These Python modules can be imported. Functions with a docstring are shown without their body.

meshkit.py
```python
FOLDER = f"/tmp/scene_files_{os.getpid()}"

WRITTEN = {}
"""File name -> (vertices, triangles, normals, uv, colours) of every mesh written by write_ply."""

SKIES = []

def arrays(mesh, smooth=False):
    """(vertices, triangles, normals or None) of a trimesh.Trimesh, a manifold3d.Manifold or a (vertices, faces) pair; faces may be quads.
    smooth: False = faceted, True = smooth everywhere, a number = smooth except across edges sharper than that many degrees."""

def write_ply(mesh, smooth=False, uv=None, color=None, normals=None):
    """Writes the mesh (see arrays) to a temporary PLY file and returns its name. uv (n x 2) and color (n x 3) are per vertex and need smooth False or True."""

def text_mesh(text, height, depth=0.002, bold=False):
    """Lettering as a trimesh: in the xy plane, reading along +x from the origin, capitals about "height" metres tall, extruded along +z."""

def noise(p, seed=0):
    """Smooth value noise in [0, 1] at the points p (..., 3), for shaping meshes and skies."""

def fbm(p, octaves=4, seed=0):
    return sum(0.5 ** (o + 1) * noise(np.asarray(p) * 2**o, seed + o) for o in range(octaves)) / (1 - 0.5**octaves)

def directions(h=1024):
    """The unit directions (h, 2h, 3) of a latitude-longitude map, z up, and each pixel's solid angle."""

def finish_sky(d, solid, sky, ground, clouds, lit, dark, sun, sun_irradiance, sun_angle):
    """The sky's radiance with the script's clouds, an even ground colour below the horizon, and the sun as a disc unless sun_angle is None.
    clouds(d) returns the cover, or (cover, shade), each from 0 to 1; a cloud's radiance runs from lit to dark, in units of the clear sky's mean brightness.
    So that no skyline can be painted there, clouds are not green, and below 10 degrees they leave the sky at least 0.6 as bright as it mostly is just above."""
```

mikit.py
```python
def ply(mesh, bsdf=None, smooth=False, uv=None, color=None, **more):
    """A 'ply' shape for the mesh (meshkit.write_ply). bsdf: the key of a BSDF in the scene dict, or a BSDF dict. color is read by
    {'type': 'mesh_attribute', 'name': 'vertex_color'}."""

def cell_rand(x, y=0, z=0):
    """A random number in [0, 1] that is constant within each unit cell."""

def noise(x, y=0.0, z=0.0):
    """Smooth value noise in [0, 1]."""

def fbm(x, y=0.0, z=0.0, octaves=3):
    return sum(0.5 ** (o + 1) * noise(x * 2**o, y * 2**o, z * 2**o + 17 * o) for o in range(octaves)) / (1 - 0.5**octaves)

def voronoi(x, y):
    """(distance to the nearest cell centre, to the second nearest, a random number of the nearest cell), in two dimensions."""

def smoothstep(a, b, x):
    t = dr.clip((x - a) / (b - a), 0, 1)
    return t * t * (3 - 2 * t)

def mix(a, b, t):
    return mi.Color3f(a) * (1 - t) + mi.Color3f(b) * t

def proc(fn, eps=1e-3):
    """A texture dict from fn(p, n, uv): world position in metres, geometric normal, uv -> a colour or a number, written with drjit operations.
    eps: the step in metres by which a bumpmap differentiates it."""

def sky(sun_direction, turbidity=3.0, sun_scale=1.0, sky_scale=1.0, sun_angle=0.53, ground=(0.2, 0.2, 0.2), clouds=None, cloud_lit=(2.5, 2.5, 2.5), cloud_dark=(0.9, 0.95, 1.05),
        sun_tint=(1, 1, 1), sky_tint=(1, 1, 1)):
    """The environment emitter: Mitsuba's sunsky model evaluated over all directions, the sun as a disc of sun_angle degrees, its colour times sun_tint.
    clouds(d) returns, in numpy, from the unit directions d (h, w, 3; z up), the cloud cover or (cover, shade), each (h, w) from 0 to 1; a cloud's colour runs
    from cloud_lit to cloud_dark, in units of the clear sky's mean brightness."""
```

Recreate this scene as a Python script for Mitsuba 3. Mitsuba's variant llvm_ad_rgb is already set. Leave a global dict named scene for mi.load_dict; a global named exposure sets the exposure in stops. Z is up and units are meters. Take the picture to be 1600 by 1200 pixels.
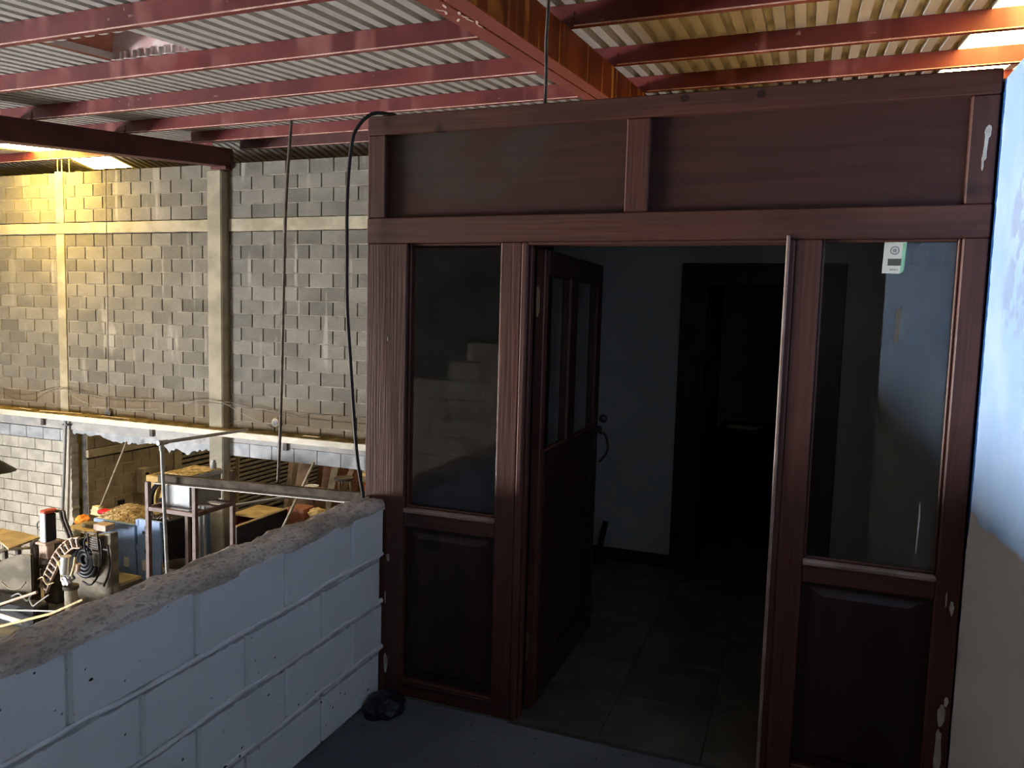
import math, random
import numpy as np, trimesh
import drjit as dr
import mitsuba as mi
import mikit, meshkit
from mikit import noise, fbm, voronoi, cell_rand, smoothstep, mix, proc
from shapely.geometry import Polygon, box as sbox
T = mi.ScalarTransform4f
random.seed(7)
RNG = np.random.default_rng(7)
scene, labels = {}, {}

# ---------------------------------------------------------------- camera, light, exposure
CAM = np.array([0.0, 0.0, 1.66])
PITCH, ROLL, YAW, FPX = 0.0897672, 0.0269395, 0.3605422, 1182.4
fwd = np.array([-math.sin(YAW)*math.cos(PITCH), math.cos(YAW)*math.cos(PITCH), -math.sin(PITCH)])
rgt = np.array([math.cos(YAW), math.sin(YAW), 0.0]); upv = np.cross(rgt, fwd)
upr = -rgt*math.sin(ROLL) + upv*math.cos(ROLL)
scene['camera'] = {'type': 'perspective', 'fov': math.degrees(2*math.atan(800/FPX)), 'fov_axis': 'x', 'near_clip': 0.02, 'far_clip': 200.0,
                   'to_world': T().look_at(origin=CAM.tolist(), target=(CAM+fwd).tolist(), up=upr.tolist())}
exposure = 2.0
PANEL_LIGHT = (29.4, 29.0, 28.8)        # glowing panel standing in for daylight through the low end doorway
SKY_WARM = (5.0, 3.0, .80)               # aged fibreglass skylights, daylight behind them
ANNEX_LIGHT = (1.5, 1.25, .85)
SKY_LEFT = (15.0, 9.6, 1.6)

# ---------------------------------------------------------------- helpers
def key_for(name, parent=None):
    base = (parent + '__' + name) if parent else name
    k, n = base, 0
    while k in scene or k in labels:
        n += 1; k = '%s_%03d' % (base, n)
    return k

def tag(k, label=None, cat=None, group=None, kind=None):
    d = labels.setdefault(k, {})
    if label: d['label'] = label
    if cat: d['category'] = cat
    if group: d['group'] = group
    if kind: d['kind'] = kind
    return k

def thing(name, label, cat, group=None, kind=None):
    k = key_for(name); labels[k] = {}
    return tag(k, label, cat, group, kind)

def obj(name, mesh, mat, parent=None, smooth=False, label=None, at=None, kind=None, **more):
    k = key_for(name, parent)
    d = mesh if isinstance(mesh, dict) else mikit.ply(mesh, mat, smooth=smooth)
    if at is not None or more: d = dict(d, **more)
    if at is not None: d['to_world'] = at
    scene[k] = d
    if label or kind: tag(k, label, None, None, kind)
    return k

def single(name, mesh, mat, label, cat, group=None, kind=None, smooth=False):
    k = obj(name, mesh, mat, None, smooth); return tag(k, label, cat, group, kind)

_bx = {}
def cbox(sx, sy, sz, c=0.004):
    """chamfered box centred at the origin"""
    key = (round(sx, 4), round(sy, 4), round(sz, 4), c)
    if key not in _bx:
        c = min(c, 0.3*min(sx, sy, sz)); p = []
        for a in (-1, 1):
            for b in (-1, 1):
                for d in (-1, 1):
                    x, y, z = a*sx/2, b*sy/2, d*sz/2
                    p += [(x-a*c, y-b*c, z), (x-a*c, y, z-d*c), (x, y-b*c, z-d*c)]
        _bx[key] = trimesh.convex.convex_hull(np.array(p))
    return _bx[key].copy()

def bx(x0, x1, y0, y1, z0, z1, c=0.004):
    m = cbox(abs(x1-x0), abs(y1-y0), abs(z1-z0), c); m.apply_translation([(x0+x1)/2, (y0+y1)/2, (z0+z1)/2]); return m

def join(*ms): return trimesh.util.concatenate([m for m in ms])

def tube(pts, r, n=10, caps=True):
    P = np.asarray(pts, float); R = np.broadcast_to(np.asarray(r, float), (len(P),))
    t = np.gradient(P, axis=0); t /= np.linalg.norm(t, axis=1, keepdims=True)+1e-12
    a = np.cross(t[0], [0, 0, 1]);
    if np.linalg.norm(a) < 1e-3: a = np.cross(t[0], [1, 0, 0])
    a /= np.linalg.norm(a); v, f = [], []
    for i in range(len(P)):
        a = a - t[i]*(a@t[i]); a /= np.linalg.norm(a); b = np.cross(t[i], a)
        for k in range(n):
            w = 2*math.pi*k/n; v.append(P[i]+R[i]*(a*math.cos(w)+b*math.sin(w)))
    for i in range(len(P)-1):
        for k in range(n):
            p, q = i*n+k, i*n+(k+1) % n
            f += [(p, q, q+n), (p, q+n, p+n)]
    if caps:
        v += [P[0], P[-1]]; s, e = len(v)-2, len(v)-1
        for k in range(n):
            f += [(s, (k+1) % n, k), (e, (len(P)-1)*n+k, (len(P)-1)*n+(k+1) % n)]
    return trimesh.Trimesh(np.array(v), np.array(f), process=False)

def spline(pts, n=8):
    """Catmull-Rom"""
    P = [np.array(p, float) for p in pts]; P = [2*P[0]-P[1]]+P+[2*P[-1]-P[-2]]; out = []
    for i in range(1, len(P)-2):
        a, b, c, d = P[i-1:i+3]
        for k in range(n):
            t = k/n; out.append(.5*((2*b)+(c-a)*t+(2*a-5*b+4*c-d)*t*t+(3*b-a-3*c+d)*t**3))
    out.append(P[-2]); return np.array(out)

def beam_between(a, b, w, h, up=(0, 0, 1), c=0.003):
    """chamfered bar of section w x h from a to b"""
    a, b = np.array(a, float), np.array(b, float); L = np.linalg.norm(b-a); x = (b-a)/L
    y = np.cross(np.array(up, float), x)
    if np.linalg.norm(y) < 1e-6: y = np.cross([0, 1, 0], x)
    y /= np.linalg.norm(y); z = np.cross(x, y)
    m = cbox(L, w, h, c); M = np.eye(4); M[:3, 0], M[:3, 1], M[:3, 2], M[:3, 3] = x, y, z, (a+b)/2
    m.apply_transform(M); return m

def extrude(poly, depth):
    return trimesh.util.concatenate([trimesh.creation.extrude_polygon(g, depth, engine='earcut') for g in getattr(poly, 'geoms', [poly])])

def placed(m, origin, ex, ey):
    """put a mesh drawn in xy and extruded along z into the world: x->ex, y->ey"""
    ex, ey = np.array(ex, float), np.array(ey, float); M = np.eye(4)
    M[:3, 0], M[:3, 1], M[:3, 2], M[:3, 3] = ex, ey, np.cross(ex, ey), origin
    m = m.copy(); m.apply_transform(M); return m

def cyl(p0, p1, r, n=20, r1=None):
    p0, p1 = np.array(p0, float), np.array(p1, float)
    return tube([p0, p1], [r, r if r1 is None else r1], n)

def rough(m, size, amp, seed=0, freq=14.0):
    """subdivide to size and push the vertices about"""
    v, f = trimesh.remesh.subdivide_to_size(m.vertices, m.faces, size, max_iter=12)
    m = trimesh.Trimesh(v, f); m.merge_vertices()
    n = m.vertex_normals; d = meshkit.fbm(m.vertices*freq+50, 4, seed)-.5
    return trimesh.Trimesh(m.vertices+n*(d*2*amp)[:, None], m.faces, process=False)

# ---------------------------------------------------------------- materials
def P(name, color, rough=0.6, metal=0.0, spec=0.4, bump=None, bscale=1.0, eps=1e-3, coat=0.0):
    col = color if isinstance(color, dict) else {'type': 'rgb', 'value': list(color)}
    b = {'type': 'principled', 'base_color': col, 'roughness': rough, 'metallic': metal, 'specular': spec}
    if coat: b['clearcoat'] = coat; b['clearcoat_gloss'] = .85
    if bump is not None: b = {'type': 'bumpmap', 'arbitrary': proc(bump, eps), 'scale': bscale, 'bsdf': b}
    scene[name] = {'type': 'twosided', 'bsdf': b}
    return name

def mottled(c0, c1, f=3.0, speck=0.0, speck_c=(0.02, 0.02, 0.02), seed=0.0, f2=None):
    def fn(p, n, uv):
        t = fbm(p.x*f+seed, p.y*f+3*seed, p.z*f, 4)
        c = mix(c0, c1, smoothstep(.3, .7, t))
        if speck > 0:
            s = noise(p.x*(f2 or 70), p.y*(f2 or 70)+seed, p.z*(f2 or 70))
            c = mix(c, speck_c, smoothstep(1-speck, 1-speck*.6, s))
        return c
    return proc(fn)

def grain_bump(f, amp): return lambda p, n, uv: amp*fbm(p.x*f, p.y*f, p.z*f, 3)

BLOCK = []
for i, b in enumerate((0.178, 0.205, 0.150, 0.19)):
    w = (1.0, .945, .82)
    def fn(p, n, uv, b=b, i=i, w=w):
        t = fbm(p.x*2.2+9*i, p.y*2.2, p.z*3.1, 4); s = noise(p.x*55, p.y*55, p.z*55); g = noise(p.x*120, p.y*120, p.z*120)
        v = b*(0.60+.80*t)*(0.66+.68*g)
        c = mi.Color3f(v*w[0], v*w[1], v*w[2])
        st = fbm(p.x*9, p.y*9, p.z*.9+5, 3)
        c = mix(c, (.46, .44, .39), .5*smoothstep(.62, .78, st))
        c = mix(c, (.05, .045, .04), smoothstep(.93, .97, s))
        return mix(c, (.16, .11, .055), .6*smoothstep(.35, -.1, p.z+.35*(t-.5))*smoothstep(-.4, -.25, p.z))
    BLOCK.append(P('block_%d' % i, proc(fn), .95, bump=grain_bump(60, .004), spec=.2))
P('bed_mortar', mottled((.17, .16, .135), (.31, .29, .24), 8), .95, bump=grain_bump(80, .004), spec=.2)
P('joint_dark', mottled((.06, .056, .05), (.11, .10, .09), 9), .95, spec=.1)
P('concrete_pale', mottled((.30, .27, .195), (.44, .40, .30), 4, .1), .9, bump=grain_bump(40, .004), spec=.2)
P('concrete_column', mottled((.27, .25, .19), (.38, .345, .265), 3, .08), .85, bump=grain_bump(30, .004), spec=.25)
P('whitewash', mottled((.36, .385, .41), (.50, .52, .54), 6, .1, (.2, .2, .2)), .85, bump=grain_bump(50, .004), spec=.2)
P('whitewash_dirty', mottled((.46, .435, .365), (.60, .57, .49), 5, .12, (.18, .16, .13)), .9, bump=grain_bump(50, .004), spec=.2)
P('plaster_grey', mottled((.38, .38, .38), (.50, .49, .47), 5, .08), .9, bump=grain_bump(30, .005), spec=.2)
P('ledge_paint', mottled((.62, .59, .50), (.75, .72, .64), 7, .12, (.15, .12, .09)), .8, spec=.25)
P('ledge_dirt', mottled((.07, .055, .033), (.17, .13, .075), 8, .1), 1.0, bump=grain_bump(40, .01), spec=.1)
def para(p, n, uv):
    t = fbm(p.x*3, p.y*3, p.z*3, 4); s = noise(p.x*60+3, p.y*60, p.z*60)
    c = mix((.69, .695, .685), (.79, .785, .765), t)
    lo = smoothstep(.34, .05, p.z+.2*(t-.5))
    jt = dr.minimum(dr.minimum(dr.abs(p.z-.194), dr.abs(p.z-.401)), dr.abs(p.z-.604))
    c = mix(c, (.14, .14, .145), .6*smoothstep(.009, .003, jt+.006*(noise(p.y*40, p.z*40, 2.0)-.3)))  # painted shade line under each mortar bead, with slight grime
    c = mix(c, (.02, .02, .02), smoothstep(.86-.05*lo, .93, s)*smoothstep(.48, .58, fbm(p.x*2+7, p.y*2, p.z*2.5, 2)+.16*lo))
    return c
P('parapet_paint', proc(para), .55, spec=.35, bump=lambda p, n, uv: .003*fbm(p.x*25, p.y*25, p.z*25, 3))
def capc(p, n, uv):
    t = fbm(p.x*9, p.y*5, p.z*9, 4); g = fbm(p.x*130, p.y*95, p.z*130, 2)
    return mix(mix((.42, .345, .275), (.70, .61, .52), smoothstep(.3, .7, t)), (.22, .175, .135), .55*smoothstep(.50, .74, g))
P('cap_mortar', proc(capc), .95, spec=.25, bump=lambda p, n, uv: .010*fbm(p.x*45, p.y*30, p.z*45, 3))
def bluew(p, n, uv):
    t = fbm(p.y*3, p.z*3, 1.0, 4); u = fbm(p.y*1.3+4, p.z*1.6, 2.0, 3); q = fbm(p.y*30, p.z*30, 3.0, 2)
    c = mix((.33, .49, .755), (.43, .575, .80), smoothstep(.35, .65, t))
    c = mix(c, (.30, .385, .555), .8*smoothstep(.55, .60, u)*smoothstep(.4, .6, q))
    edge = 1.06+.22*(2.75-p.y)*.2+.10*(fbm(p.y*7, p.z*2, 5.0, 3)-.5)
    c = mix(c, (.50, .475, .45), smoothstep(edge+.01, edge-.01, p.z))  # parapet shadow painted grey over the lower wall, with its ragged edge
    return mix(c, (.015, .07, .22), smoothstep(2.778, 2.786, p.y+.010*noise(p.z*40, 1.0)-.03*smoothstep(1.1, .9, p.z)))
P('blue_wall', proc(bluew), .6, spec=.3, bump=lambda p, n, uv: .004*fbm(p.x*18, p.y*18, p.z*18, 3))
def wood(axis, base, dark, scale=1.0):
    def fn(p, n, uv):
        a, b = (p.x, p.z) if axis == 0 else (p.z, p.x)
        b = b+.6*p.y
        w = fbm(a*1.3, b*9+2.0, 1.0, 3)
        g = noise(a*3+4*w, b*170*scale+9*w, 1.0); r = noise(a*1.1+2*w, b*38+26*w, 4.0)
        c = mix(base, dark, .55*g+.3*r)
        c = mix(c, dark, .6*smoothstep(.5, .8, fbm(a*2.2+11, b*5, 2.0, 3)))
        k = noise(p.x*4.3+3, p.z*4.3+8, 6.0)
        return mix(c, mi.Color3f(dark)*.4, smoothstep(.93, .97, k))
    return proc(fn)
WB, WD = (.112, .038, .024), (.045, .016, .011)
P('wood_rail', wood(0, WB, WD), .5, spec=.42, bump=lambda p, n, uv: .0007*noise(p.x*4, p.y*60, p.z*190))
P('wood_post', wood(2, WB, WD), .5, spec=.42, bump=lambda p, n, uv: .0007*noise(p.x*190, p.y*90, p.z*4))
def panelc(p, n, uv):
    w = fbm(p.x*.9, p.z*5, 2.0, 4); g = noise(p.x*2.2+3*w, p.z*60+10*w, 1.0)
    c = mix((.072, .027, .020), (.036, .015, .012), .5*g+.5*w)
    return mix(c, (.046, .042, .032), .6*smoothstep(.58, .78, fbm(p.x*1.7+5, p.z*2.6+1, 7.0, 4)))
P('wood_panel', proc(panelc), .55, spec=.28)
P('wood_dark', wood(2, (.040, .015, .013), (.018, .008, .008)), .45, spec=.4)
P('wood_bare_lit', mottled((.22, .14, .11), (.32, .22, .18), 10), .55)
P('chip', mottled((.42, .38, .33), (.58, .54, .49), 20), .8)
# steel
def oxide(base, pale, streak):
    def fn(p, n, uv):
        t = fbm(p.x*2.3, p.y*2.3, p.z*2.3, 4); s = fbm(p.x*5, p.y*5, p.z*.5, 3); f = noise(p.x*22, p.y*22, p.z*22)
        c = mix(base, mi.Color3f(base)*.62, smoothstep(.35, .7, t))
        c = mix(c, pale, .8*smoothstep(.56, .74, s)*smoothstep(.3, .7, t))
        return mix(c, streak, .5*smoothstep(.90, .97, f)*smoothstep(.55, .65, t))
    return proc(fn)
P('oxide_purlin', oxide((.145, .028, .028), (.25, .09, .083), (.36, .22, .20)), .5, spec=.35)
P('oxide_dark', oxide((.085, .025, .024), (.10, .04, .035), (.14, .07, .05)), .55, spec=.35)
P('edge_lit', mottled((.42, .25, .21), (.62, .44, .38), 12), .5)
def rusty(p, n, uv):
    side = smoothstep(.5, .8, dr.abs(n.x))
    q = fbm(p.y*3.0, p.z*1.0, 2.0, 3); s = noise(p.y*9, p.z*.8, 3.0); s2 = noise(p.y*31+5, p.z*1.2, 1.0)
    c = mix((.095, .018, .010), (.175, .036, .015), smoothstep(.3, .7, q))
    c = mix(c, (.42, .20, .06), side*smoothstep(.58, .72, s2)*smoothstep(.30, .50, s)*(.35+.65*smoothstep(.3, .6, fbm(p.y*5, p.z*6, 8.0, 2))))
    und = mix((.25, .075, .06), (.20, .052, .04), fbm(p.x*6, p.y*3, p.z*3, 3))
    return mix(und, c, side)
P('rust_beam', proc(rusty), .55, spec=.35)
P('paint_scar', mottled((.55, .36, .32), (.7, .52, .47), 20), .7)
def galv(p, n, uv):
    t = fbm(p.x*3, p.y*.7, 1.0, 4); s = noise(p.x*22, p.y*1.2, 3.0)
    return mix((.36, .355, .335), (.51, .50, .47), .6*t+.4*s)
P('roof_sheet', proc(galv), .55, metal=.35, spec=.3)
P('vent_paint', mottled((.50, .33, .32), (.66, .60, .60), 5), .6)
P('vent_rust', mottled((.35, .13, .08), (.5, .25, .18), 6), .6)
P('grey_steel', mottled((.04, .031, .023), (.09, .072, .055), 7, .06), .8, spec=.15)
P('steel_lip', mottled((.36, .36, .34), (.46, .45, .43), 9), .5)
P('rod_steel', mottled((.06, .05, .045), (.12, .10, .09), 14), .5, metal=.3)
P('stand_paint', mottled((.10, .06, .05), (.165, .105, .09), 8), .5)
P('black_rubber', (.012, .012, .014), .5, spec=.4)
P('black_cable', (.022, .019, .018), .55)
P('grey_pipe', mottled((.26, .27, .27), (.34, .35, .345), 6), .45)
P('white_enamel', mottled((.34, .37, .40), (.41, .44, .46), 5, .05, (.35, .33, .3)), .4)
P('enamel_side', mottled((.20, .22, .22), (.25, .265, .265), 4), .45)
P('debris', mottled((.28, .20, .095), (.62, .50, .29), 26, .12, (.08, .05, .02), f2=110), .9, bump=grain_bump(60, .01))
P('cabinet_blue', mottled((.22, .34, .58), (.27, .39, .62), 3, .03, (.4, .45, .5)), .4)
P('cabinet_dark', (.012, .013, .016), .5)
P('label_white', mottled((.72, .76, .68), (.82, .84, .78), 40), .6)
P('motor_white', mottled((.70, .72, .78), (.78, .80, .84), 6), .35)
P('motor_black', (.010, .011, .015), .4)
P('motor_red', mottled((.42, .06, .04), (.55, .12, .09), 8), .45)
P('machine_beige', mottled((.13, .112, .08), (.26, .225, .165), 5, .07), .55)
P('machine_tan', mottled((.42, .30, .23), (.52, .40, .32), 9), .5)
P('machine_dark', mottled((.05, .042, .035), (.12, .10, .08), 9), .6)
P('chrome', (.75, .77, .8), .18, metal=1.0)
P('aluminium', (.66, .68, .72), .35, metal=.7)
P('hose_yellow', mottled((.45, .36, .18), (.6, .5, .28), 20), .5)
P('plywood', mottled((.58, .38, .13), (.76, .55, .22), 5), .7)
P('plywood_dirty', mottled((.33, .255, .15), (.44, .35, .215), 6, .08), .75)
P('orange_cloth', mottled((.75, .22, .02), (.85, .33, .04), 14), .8)
P('red_plastic', (.62, .025, .035), .35)
P('bristle', mottled((.60, .50, .25), (.75, .66, .38), 60), .9)
P('navy_paint', mottled((.013, .016, .028), (.025, .028, .04), 6), .5)
P('red_paint', mottled((.16, .03, .02), (.24, .05, .03), 6), .5)
P('brown_paint', mottled((.36, .13, .06), (.45, .18, .09), 8), .6)
P('annex_block', mottled((.23, .185, .115), (.32, .26, .17), 4, .06), .95, bump=grain_bump(60, .004), spec=.15)
P('annex_beam', mottled((.33, .27, .16), (.42, .35, .22), 6), .9)
P('slat_wood', mottled((.24, .20, .14), (.36, .31, .22), 8), .8)
P('brown_dark', mottled((.13, .06, .035), (.20, .09, .05), 5), .7)
P('old_board', mottled((.10, .065, .04), (.26, .17, .10), 4), .8)
P('floor_walk', mottled((.105, .112, .12), (.155, .162, .168), 2.2, .05), .75, spec=.3, bump=grain_bump(25, .003))
P('floor_shop', mottled((.06, .055, .045), (.10, .09, .075), 1.4, .05), .85)
P('tile', mottled((.088, .072, .052), (.118, .097, .072), 7), .35, spec=.45)
P('tile_b', mottled((.082, .067, .049), (.11, .09, .067), 7, seed=3.0), .35, spec=.45)
P('grout', (.05, .043, .035), .9)
P('wall_shadowed', mottled((.12, .115, .10), (.19, .18, .16), 3), .9)
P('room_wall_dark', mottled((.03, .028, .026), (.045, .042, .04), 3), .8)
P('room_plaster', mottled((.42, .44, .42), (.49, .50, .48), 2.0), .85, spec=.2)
P('room_dark', mottled((.58, .54, .49), (.66, .62, .57), 2.0), .9, spec=.2)
P('brass', (.20, .14, .07), .35, metal=.8)
P('lock_metal', (.10, .10, .11), .35, metal=.8)
P('paper', (.88, .80, .60), .8)
P('desk_black', (.02, .02, .024), .4)
P('sticker_base', (.72, .70, .58), .5)
P('sticker_green', (.30, .62, .38), .5)
P('sticker_grey', (.30, .31, .28), .5)
P('sticker_dark', (.10, .095, .075), .4)
P('tape_brown', (.11, .095, .07), .5)
P('outlet', (.55, .55, .5), .5)
P('bag', (.010, .011, .015), .45, bump=lambda p, n, uv: .004*fbm(p.x*60, p.y*60, p.z*60, 3))
P('white_cloth', (.72, .72, .72), .8)
P('frosted', (.8, .82, .85), .4)
scene['glass'] = {'type': 'thindielectric', 'int_ior': 1.52}

# ---------------------------------------------------------------- block walls
_blk = {}
def block_ply(L, h, d, mat, side):
    k = (round(L, 3), round(h, 3), round(d, 3), mat, side)
    if k not in _blk:
        m = cbox(L, d, h, .006)
        if side: m.apply_transform(trimesh.transformations.rotation_matrix(math.pi/2, [0, 0, 1]))
        _blk[k] = mikit.ply(m, mat)
    return _blk[k]

def block_wall(parent, u0, u1, z0, z1, front, side=0, face=-1, course=.217, length=.432, jv=.015, jh=.012, mats=BLOCK, skip=None, u_off=0.0, z_off=None, thick=.10, proud=.003, mort='bed_mortar', joints=True, name='block'):
    """side 0: the wall runs along x at y=front; side 1: along y at x=front. face -1/+1: the sense of the visible normal.
    Each block is a part; bed joints are one thin strip per course."""
    z, row, strips = (z0 if z_off is None else z_off), 0, []
    while z < z1-.02:
        za, zb = max(z, z0), min(z+course, z1)
        off = u_off+(row % 2)*length/2
        u = u0-((u0-off) % length); u = u if u <= u0 else u-length
        while u < u1-.01:
            a, b = max(u, u0), min(u+length, u1)
            u += length
            if b-a < .04 or zb-za < .03 or (skip and skip((a+b)/2, (za+zb)/2)): continue
            L, h = b-a-jv, zb-za-jh
            c = front-face*(thick/2)+face*RNG.uniform(0, proud)
            m = mats[RNG.integers(len(mats))]
            pos = ((a+b)/2, c, (za+zb)/2) if side == 0 else (c, (a+b)/2, (za+zb)/2)
            obj(name, block_ply(L, h, thick, m, side), m, parent, at=T().translate(list(pos)).rotate([0, 0, 1], float(RNG.uniform(-.10, .10))))
        if joints and zb < z1-.01:
            n = max(2, int((u1-u0)/.12)); us = np.linspace(u0, u1, n)
            for ua, ub in zip(us[:-1], us[1:]):
                if skip and (skip((ua+ub)/2, zb-.02) or skip((ua+ub)/2, zb+.02)): continue
                r = RNG.uniform(.003, .009); lo, hi = zb-jh*.6-RNG.uniform(0, .003), zb+jh*.6+RNG.uniform(0, .003)
                fr = front+face*(-r+.002)
                strips.append(bx(ua, ub, fr, fr-face*.05, lo, hi, .001) if side == 0 else bx(fr, fr-face*.05, ua, ub, lo, hi, .001))
        z += course; row += 1
    if strips: obj('bed_joint', join(*strips), mort, parent, kind='stuff', label='thin mortar bed joints between the block courses')

# ---- roof geometry: front slope rises away from the camera, back slope falls beyond the ridge
SL = .111; YR = 10.25
def zbeam(y): return 3.88+SL*(y-9.7)             # underside of the main beams
def zroof(y): return zbeam(y)+.43 if y <= YR else zbeam(YR)+.43-.20*(y-YR)
PITCHR = .1475
def sheet(x0, n, y0, y1, pitch=PITCHR):
    """trapezoidal sheet seen from below: wide low pans, narrow recessed ribs"""
    prof = []
    for i in range(n):
        x = x0+i*pitch
        prof += [(x, 0), (x+pitch*.53, 0), (x+pitch*.545, .060), (x+pitch*.985, .060)]
    prof.append((x0+n*pitch, 0)); prof = np.array(prof)
    v = np.vstack([np.c_[prof[:, 0], np.full(len(prof), y), zroof(y)+prof[:, 1]] for y in (y0, y1)]); k = len(prof)
    f = []
    for i in range(k-1): f += [(i, k+i, k+i+1), (i, k+i+1, i+1)]
    return trimesh.Trimesh(v, np.array(f), process=False)

thing('ceiling', 'corrugated metal roof sheeting on red steel purlins over the workshop', 'roof', kind='structure')
HX, HY = (-5.80, -4.90), (4.53, 5.16)
SKYR, SKYL = (1.19, 1.81), (-12.80, -11.78)
def cut(spans, a, b):
    out = []
    for s, e in spans:
        if b <= s or a >= e: out.append((s, e))
        else:
            if a > s: out.append((s, a))
            if b < e: out.append((b, e))
    return out
NR = 6; wsh = NR*PITCHR; xs = -17.0+.02
i = 0
while xs < 3.0:
    n = NR
    a, b = xs, xs+wsh
    segs = [(-2.0, YR)]
    if SKYR[0]-.01 < a+.3 < SKYR[1]: pass
    obj('roof_sheet', sheet(xs, NR, -2.0, YR), 'roof_sheet', 'ceiling') if not ((a < HX[1] and b > HX[0]) or (a < SKYR[1] and b > SKYR[0]) or (a < SKYL[1] and b > SKYL[0])) else None
    if (a < HX[1] and b > HX[0]) or (a < SKYR[1] and b > SKYR[0]) or (a < SKYL[1] and b > SKYL[0]):
        ribs = [xs+j*PITCHR for j in range(NR)]
        parts = []
        for r in ribs:
            mid = r+PITCHR/2
            sp = [(-2.0, YR)]
            if HX[0] < mid < HX[1]: sp = cut(sp, *HY)
            if SKYR[0] < mid < SKYR[1]: sp = cut(sp, 4.6, 10.1)
            if SKYL[0] < mid < SKYL[1]: sp = cut(sp, 8.1, 10.1)
            parts += [sheet(r, 1, s, e) for s, e in sp]
        obj('roof_sheet', join(*parts), 'roof_sheet', 'ceiling')
    if xs < 0.5:
        if a < SKYL[1] and b > SKYL[0]:
            parts = []
            for j in range(NR):
                r = xs+j*PITCHR; mid = r+PITCHR/2
                sp = [(YR, 18.0)]
                if SKYL[0] < mid < SKYL[1]: sp = cut(sp, 10.42, 11.0)
                parts += [sheet(r, 1, s, e) for s, e in sp]
            obj('roof_sheet', join(*parts), 'roof_sheet', 'ceiling')
        else: obj('roof_sheet', sheet(xs, NR, YR, 18.0), 'roof_sheet', 'ceiling')
    xs += wsh
def skylight(x0, x1, y0, y1, rad, label, dz=.012):
    z = lambda y: zroof(y)+dz
    v = [(x0, y0, z(y0)), (x0, y1, z(y1)), (x1, y1, z(y1)), (x1, y0, z(y0))]
    up = [(p[0], p[1], p[2]+.004) for p in v]
    m = trimesh.Trimesh(np.array(v), np.array([(0, 1, 2), (0, 2, 3)]), process=False)
    obj('skylight', m, 'frosted', 'ceiling', label=label, emitter={'type': 'area', 'radiance': {'type': 'rgb', 'value': list(rad)}})
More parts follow.
